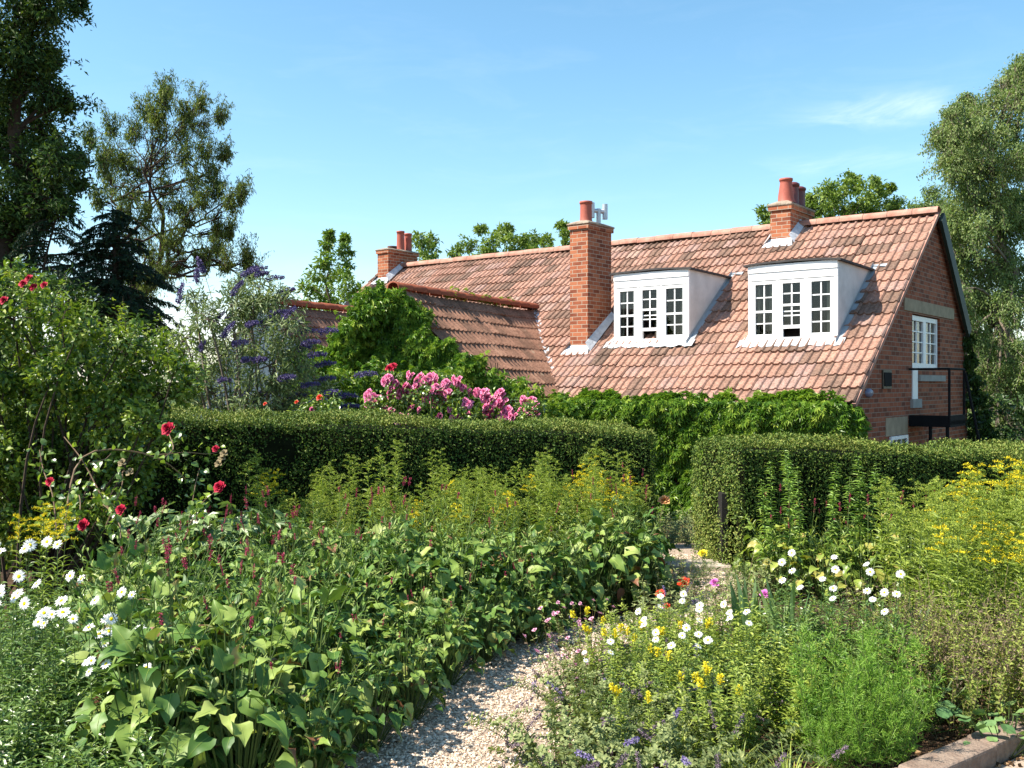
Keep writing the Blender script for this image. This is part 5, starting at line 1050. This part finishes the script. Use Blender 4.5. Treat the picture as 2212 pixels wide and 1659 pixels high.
# low weeds along the path edges
def weed():
    root=EM(); gs=Geo(); gl=Geo()
    for i in range(12):
        a=rng.random()*6.28; r=.2*rng.random()**.5; tp=np.array([r*math.cos(a),r*math.sin(a),rng.uniform(.08,.28)]); stem(gs,gl,tp*np.array([.5,.5,0]),tp,(0,0,.03),16,LANCE,.04,.35,.4,.05,1.,.0018,.3)
    sub(gl,'leaves',M['nepeta'],root); sub(gs,'stems',M['dry'],root); return root
bed('low_weed','low straggly weed at the edge of the gravel path','weed',[weed,weed],[(.48,7.25,0,1.),(.72,7.55,1,1.1),(.98,8.0,2,1.),(.30,7.0,3,1.),(1.25,8.35,4,.9),(1.05,7.45,0,1.3),(1.3,7.75,1,1.3),(1.45,8.1,2,1.3),(1.2,7.55,3,1.2),(1.75,7.6,1,1.5),(1.95,8.0,2,1.5),(1.6,7.2,0,1.5),(2.0,8.5,3,1.4),(1.5,8.6,1,1.2),(.85,6.85,2,1.2),(1.3,6.85,0,1.4),(1.05,6.6,1,1.4),(1.75,8.2,1,.8),(1.25,10.4,2,1.3),(1.6,11.3,3,1.5),(1.3,11.0,3,1.4),(1.95,11.6,1,1.4),(1.9,12.2,2,1.8),(1.6,12.4,0,1.8),(2.2,12.4,3,1.8),(1.4,12.0,2,1.7),(2.3,12.9,1,2.0),(1.9,13.2,3,2.0),(1.5,13.2,2,2.0),(2.6,13.6,1,2.0),(2.1,14.0,0,2.1),(1.7,14.2,1,2.1),(2.5,14.6,2,2.1),(1.75,11.2,2,1.3),(2.05,11.0,1,1.3),(1.1,7.2,2,.9),(1.5,7.5,4,.9)],'weeds along the path')

# ------------------------------------------------------------------ shrubs
def at_shrub(name,label,base,d,blobs,T,size,dens,leaf,wd=.5,clump=.3,droop=.1,bark='bark',r0=.03,cat='shrub',stems=7,shell=.45):
    b=at(base,829.5,d); bz=float(ground_z(b[0],b[1])); O=np.array([b[0],b[1],bz]); root=thing(name,label,cat,tuple(O)); cen,rad=px(blobs,d); gl=Geo(); tw=foliage(gl,cen,rad,T,size,dens,wd,clump,droop,shell)
    gs=Geo()
    for c,ts in zip(cen,tw):
        q=limb(gs,O+rng.normal(size=3)*np.array([.15,.15,0]),c,r0,r0*.3,.1,7)
        for e in ts[::3]: limb(gs,c,e,r0*.3,r0*.12,.12,4)
    return root,gl,gs,O
def finish(root,O,parts):
    for gm,nm,mat in parts:
        for v in gm.V: v-=O
        gm.build(nm,M[mat],root)
# big arching rose shrub on the left
SB=[(20,590,45),(70,640,50),(130,670,46),(30,690,60),(170,720,50),(100,760,66),(20,800,70),(190,800,60),(270,740,48),(330,760,46),(380,790,34),(260,820,60),(340,850,50),(400,840,30),(120,860,70),(40,900,70),(220,890,60),(310,910,46),(360,930,30),(100,960,70),(200,960,60),(270,970,40),(20,1000,70),(110,1050,60),(-60,700,80),(-60,850,90),(-60,1000,90),(40,1090,60),(300,1010,34),(220,1040,40),(60,1120,60),(40,1180,50),(120,1170,45),(180,1150,40),(20,1150,60,-.3),(20,950,80),(100,1000,80,.4),(180,1010,70,.3),(250,1000,60,.4),(0,1080,80,.3),(150,1070,70,.3),(60,1000,90,.8),(200,900,70,.7),(120,900,80,.8),(300,960,50,.5),(0,850,90,.8),(150,1110,50),(230,1090,40),(300,1070,34),(130,800,60),(250,870,50)]
root,gl,gs,O=at_shrub('rose_shrub','large arching yellow green shrub rose filling the left side below the dark trees',90,7.9,SB,LANCE,.054,11500,M['shrub'],.5,.3,.1,shell=.3,r0=.016)
for i in range(60):   # long upright shoots standing out of the top
    x=rng.uniform(-30,430); y0=np.interp(x,[-30,20,130,200,300,430],[590,600,660,690,720,790]); d=7.9+rng.uniform(-.6,.6); b=at(x,y0+50,d); tp=at(x+rng.uniform(-35,35),y0-rng.uniform(-10,90)*(1 if x>150 else .5),d+rng.uniform(-.2,.2)); stem(gs,gl,b,tp,rng.normal(size=3)*.03,26,LANCE,.06,.42,.5,.1,1.,.004,.4,rb=.1)
finish(root,O,[(gl,'leaves','shrub'),(gs,'branches','bark')])
for (x,y,s) in ((50,612,.06),(72,620,.055),(62,600,.05),(8,648,.06),(95,615,.05)):
    c=at(x,y,7.25); gf=Geo(); rose(gf,c,s,(-.2,-.8,.5),22); finish(root,O,[(gf,'flower','red')])
# buddleia
BU=[(560,640,50),(500,660,46),(600,650,40),(450,690,46),(540,720,60),(620,710,50),(400,730,40),(480,770,60),(580,790,60),(640,770,46),(400,800,50),(460,850,56),(560,860,56),(640,850,40),(680,820,30),(380,860,40),(420,640,26),(520,610,26),(700,860,30),(520,890,40),(620,890,34)]
root,gl,gs,O=at_shrub('buddleia_bush','silvery buddleia bush with long arching stems and dark violet flower spikes behind the hedge',520,13.4,BU,LANCE,.105,5200,M['buddleia'],.20,.34,.35,shell=.4)
tips=[(535,585,1),(550,595,.9),(520,595,.7),(575,605,1),(598,635,1),(610,632,.7),(440,590,-.1),(425,610,.1),(485,690,.8),(455,705,.5),(560,700,.8),(580,680,.8),(530,705,.6),(640,720,1),(690,718,1.1),(620,705,.6),(500,745,.8),(385,655,.2),(520,780,1),(545,780,.9),(480,730,.4),(610,690,.5),(640,755,.9),(665,770,1),(650,745,.8),(680,790,1),(765,812,1.1),(690,820,1),(640,800,.6),(470,825,.9),(600,820,.8),(580,835,.7),(650,835,.9),(700,850,1.1),(730,858,1.1),(620,860,.9),(565,855,.6),(520,860,.5),(545,870,.4),(670,870,1),(735,880,1.1),(590,880,.8),(750,900,1.1),(640,885,1),(430,760,.3),(500,640,.4)]
for i,(x,y,lean) in enumerate(tips):
    d=13.4+rng.uniform(-.9,.2); tp=at(x,y,d); b=at(520+(x-520)*.45+rng.uniform(-15,15),min(y+110,900)+rng.uniform(0,40),13.4); bow=np.array([0,0,.12]); p=stem(gs,gl,b,tp,bow,20,LANCE,.14,.19,.6,.2,.97,.006,.4,.25)
    ax=unit(np.array([lean*.9,-.25,.45 if lean<.6 else .22])); gf=Geo(); L=rng.uniform(.20,.33); s2=ax+np.array([0,0,-.25]); spike(gf,tp,ax,L*.55,.031,120,.026,0,.15); spike(gf,tp+ax*L*.5,unit(s2),L*.5,.027,95,.024,0,.7); finish(root,O,[(gf,'flower_spike','purple')])
finish(root,O,[(gl,'leaves','buddleia'),(gs,'stems','bark_pale')])
# pink rose bush behind the hedge
PB=[(820,880,34),(870,860,40),(930,850,40),(990,860,40),(1050,870,38),(1110,880,36),(1150,890,28),(800,910,36),(900,910,40),(1000,910,40),(1100,920,40),(850,820,22),(950,820,24),(1160,880,16),(720,890,36),(650,890,30),(690,870,24)]
root,gl,gs,O=at_shrub('pink_rose_bush','rose bush covered in clusters of pink blooms just above the long hedge',960,12.4,PB,LANCE,.055,1700,M['vine'],.5,.3,.2)
finish(root,O,[(gl,'leaves','roseleaf'),(gs,'stems','stem')])
z2=lambda x,y:((800+x/2.011)*.6744,(650+y/2.011)*.6744)
cl=[(890,1140,36),(940,1160,26),(1030,1105,26),(1110,1130,46),(1170,1140,40),(1090,1170,34),(1010,1200,46),(1040,1230,40),(980,1220,34),(910,1220,34),(1195,1195,34),(1265,1160,32),(1330,1140,34),(1270,1205,34),(1215,1240,42),(1230,1280,42),(1190,1270,34),(1135,1250,28),(780,1230,36),(770,1275,34),(830,1270,34),(790,1300,24),(1400,1285,32),(1370,1180,26),(1510,1240,36),(1540,1270,28),(1610,1230,38),(1620,1270,40),(1580,1290,32),(1530,1340,40),(1550,1375,38),(1660,1340,40),(1690,1370,34),(1620,1375,34),(1760,1270,26),(1820,1280,34),(1840,1300,26),(1840,1350,32),(1770,1345,36),(1740,1340,20),(1840,1385,22),(910,1350,36),(930,1380,28),(1000,1380,38),(960,1390,30),(1040,1320,22),(1090,1330,18),(865,1320,24),(820,1360,26),(760,1385,28),(1220,1385,30),(1300,1390,24),(1350,1390,28),(1410,1350,20),(1420,1220,22),(1470,1220,26),(400,1335,22),(1285,1330,18)]
protos=[]
def cluster():
    gf=Geo(); 
    for i in range(9): o=np.clip(rng.normal(size=3),-1.4,1.4)*.031; rose(gf,o,.075*rng.uniform(.8,1.15),o+np.array([-.1,-.08,.05]),20)
    return gf
for i,(x,y,r) in enumerate(cl):
    X,Y=z2(x,y); c=at(X,Y,12.0+rng.uniform(-.15,.15)); sc=(r*.33/2120*12.05)/.062
    if len(protos)<5: o=cluster().build('flower_cluster',M['pink'],root); protos.append(o)
    else: o=protos[i%5].copy(); S.collection.objects.link(o); o.parent=root
    o.location=tuple(c-O); o.scale=(sc,)*3; o.rotation_euler=(rng.uniform(-.3,.3),rng.uniform(-.3,.3),rng.uniform(-.5,.5))
# red rose above the pink ones and coral roses near the buddleia
for nm,lab,mat,pts,base in (('red_rose','tall rose stem with one large crimson bloom above the pink rose bush','red',[(842,796,.11),(850,790,.08)],845),('coral_rose','rose stem with small coral red blooms among the lowest buddleia spikes','scarlet',[(690,858,.07),(640,868,.045),(572,872,.04)],670)):
    b=at(base,829.5,12.9); O2=np.array([b[0],b[1],float(ground_z(*b[:2]))]); rt=thing(nm,lab,'rose',tuple(O2)); gs=Geo(); gl=Geo()
    for x,y,s in pts:
        c=at(x,y,12.35); stem(gs,gl,O2,c,(0,0,.1),24,LANCE,.06,.5,.5,.3,.97,.005,.3); gf=Geo(); rose(gf,c,s,(-.3,-.7,.5),26); finish(rt,O2,[(gf,'flower',mat)])
    finish(rt,O2,[(gl,'leaves','roseleaf'),(gs,'stem','stem')])
# arching red rose before the left hedge
O=np.array([*at(330,829.5,6.9)[:2],0.]); rt=thing('red_rose_bush','straggling rose with a bare arching brown cane and crimson blooms before the dark hedge','rose',tuple(O)); gs=Geo(); gl=Geo()
z5=lambda x,y:(x/1.659*.6744,(700+y/1.659)*.6744)
def cane(pts,d,rad,nl=10,ll=.055):
    P=[]
    for i,(x,y) in enumerate(pts):
        X,Y=z5(x,y); P.append(at(X,Y,d+.12*i))
    p=resample(np.array(P),14); gs.tube(p,np.linspace(rad,rad*.5,14),5,cap=False)
    if nl:
        k=nl*3; t=rng.uniform(.05,1,k); Q=along(p,t)+rng.normal(size=(k,3))*.04; gl.inst(LANCE,Q,rng.normal(size=(k,3))+np.array([0,-.3,-.2]),np.array([-.4,-.5,.8])+rng.normal(size=(k,3))*.5,ll*rng.uniform(.7,1.25,k),.68)
    return p
cane([(340,1700),(360,1500),(400,1230),(520,1215),(660,1225),(760,1240),(870,1270),(960,1340),(1000,1400)],6.6,.009,9)
cane([(870,1270),(930,1230),(900,1150),(890,1120)],6.9,.005,8); cane([(840,1255),(1000,1240),(1100,1255),(1160,1240)],7.0,.004,8); cane([(640,1640),(540,1480),(440,1280),(340,1160)],6.6,.006,9)
cane([(470,1300),(560,1280),(590,1250)],6.6,.004,5); cane([(300,1650),(280,1450),(230,1350),(210,1230)],6.6,.006,16); cane([(420,1640),(430,1480),(400,1440),(360,1470)],6.5,.005,14); cane([(640,1640),(600,1560),(520,1500),(480,1480)],6.5,.004,10); cane([(560,1640),(660,1400),(640,1330),(690,1350)],6.6,.005,8)
cane([(1000,1640),(1040,1400),(1060,1330)],6.9,.005,12); cane([(1000,1640),(1080,1500),(1160,1440)],6.8,.005,10); cane([(300,1700),(350,1620),(420,1640),(440,1625)],6.4,.004,8); cane([(640,1700),(640,1600),(640,1550)],6.5,.004,6)
for (x,y,s,mt) in ((890,1115,.085,'red'),(1145,1222,.045,'red'),(1165,1425,.075,'red'),(440,1628,.07,'red'),(640,1545,.06,'red'),(262,1395,.05,'red')):
    X,Y=z5(x,y); c=at(X,Y,6.75 if x>800 else 6.4); gf=Geo(); rose(gf,c,s,(-.3,-.8,.5),28); finish(rt,O,[(gf,'flower',mt)])
gf=Geo()
for (x,y) in ((650,1295),(690,1345),(1180,1270),(1160,1300),(1190,1245)):   # withered heads
    X,Y=z5(x,y); rose(gf,at(X,Y,6.7),.05,(0,-.6,.5),12)
finish(rt,O,[(gl,'leaves','roseleaf'),(gs,'canes','cane')])
for v in gf.V: v-=O
gf.build('withered_blooms',M['dry'],rt)
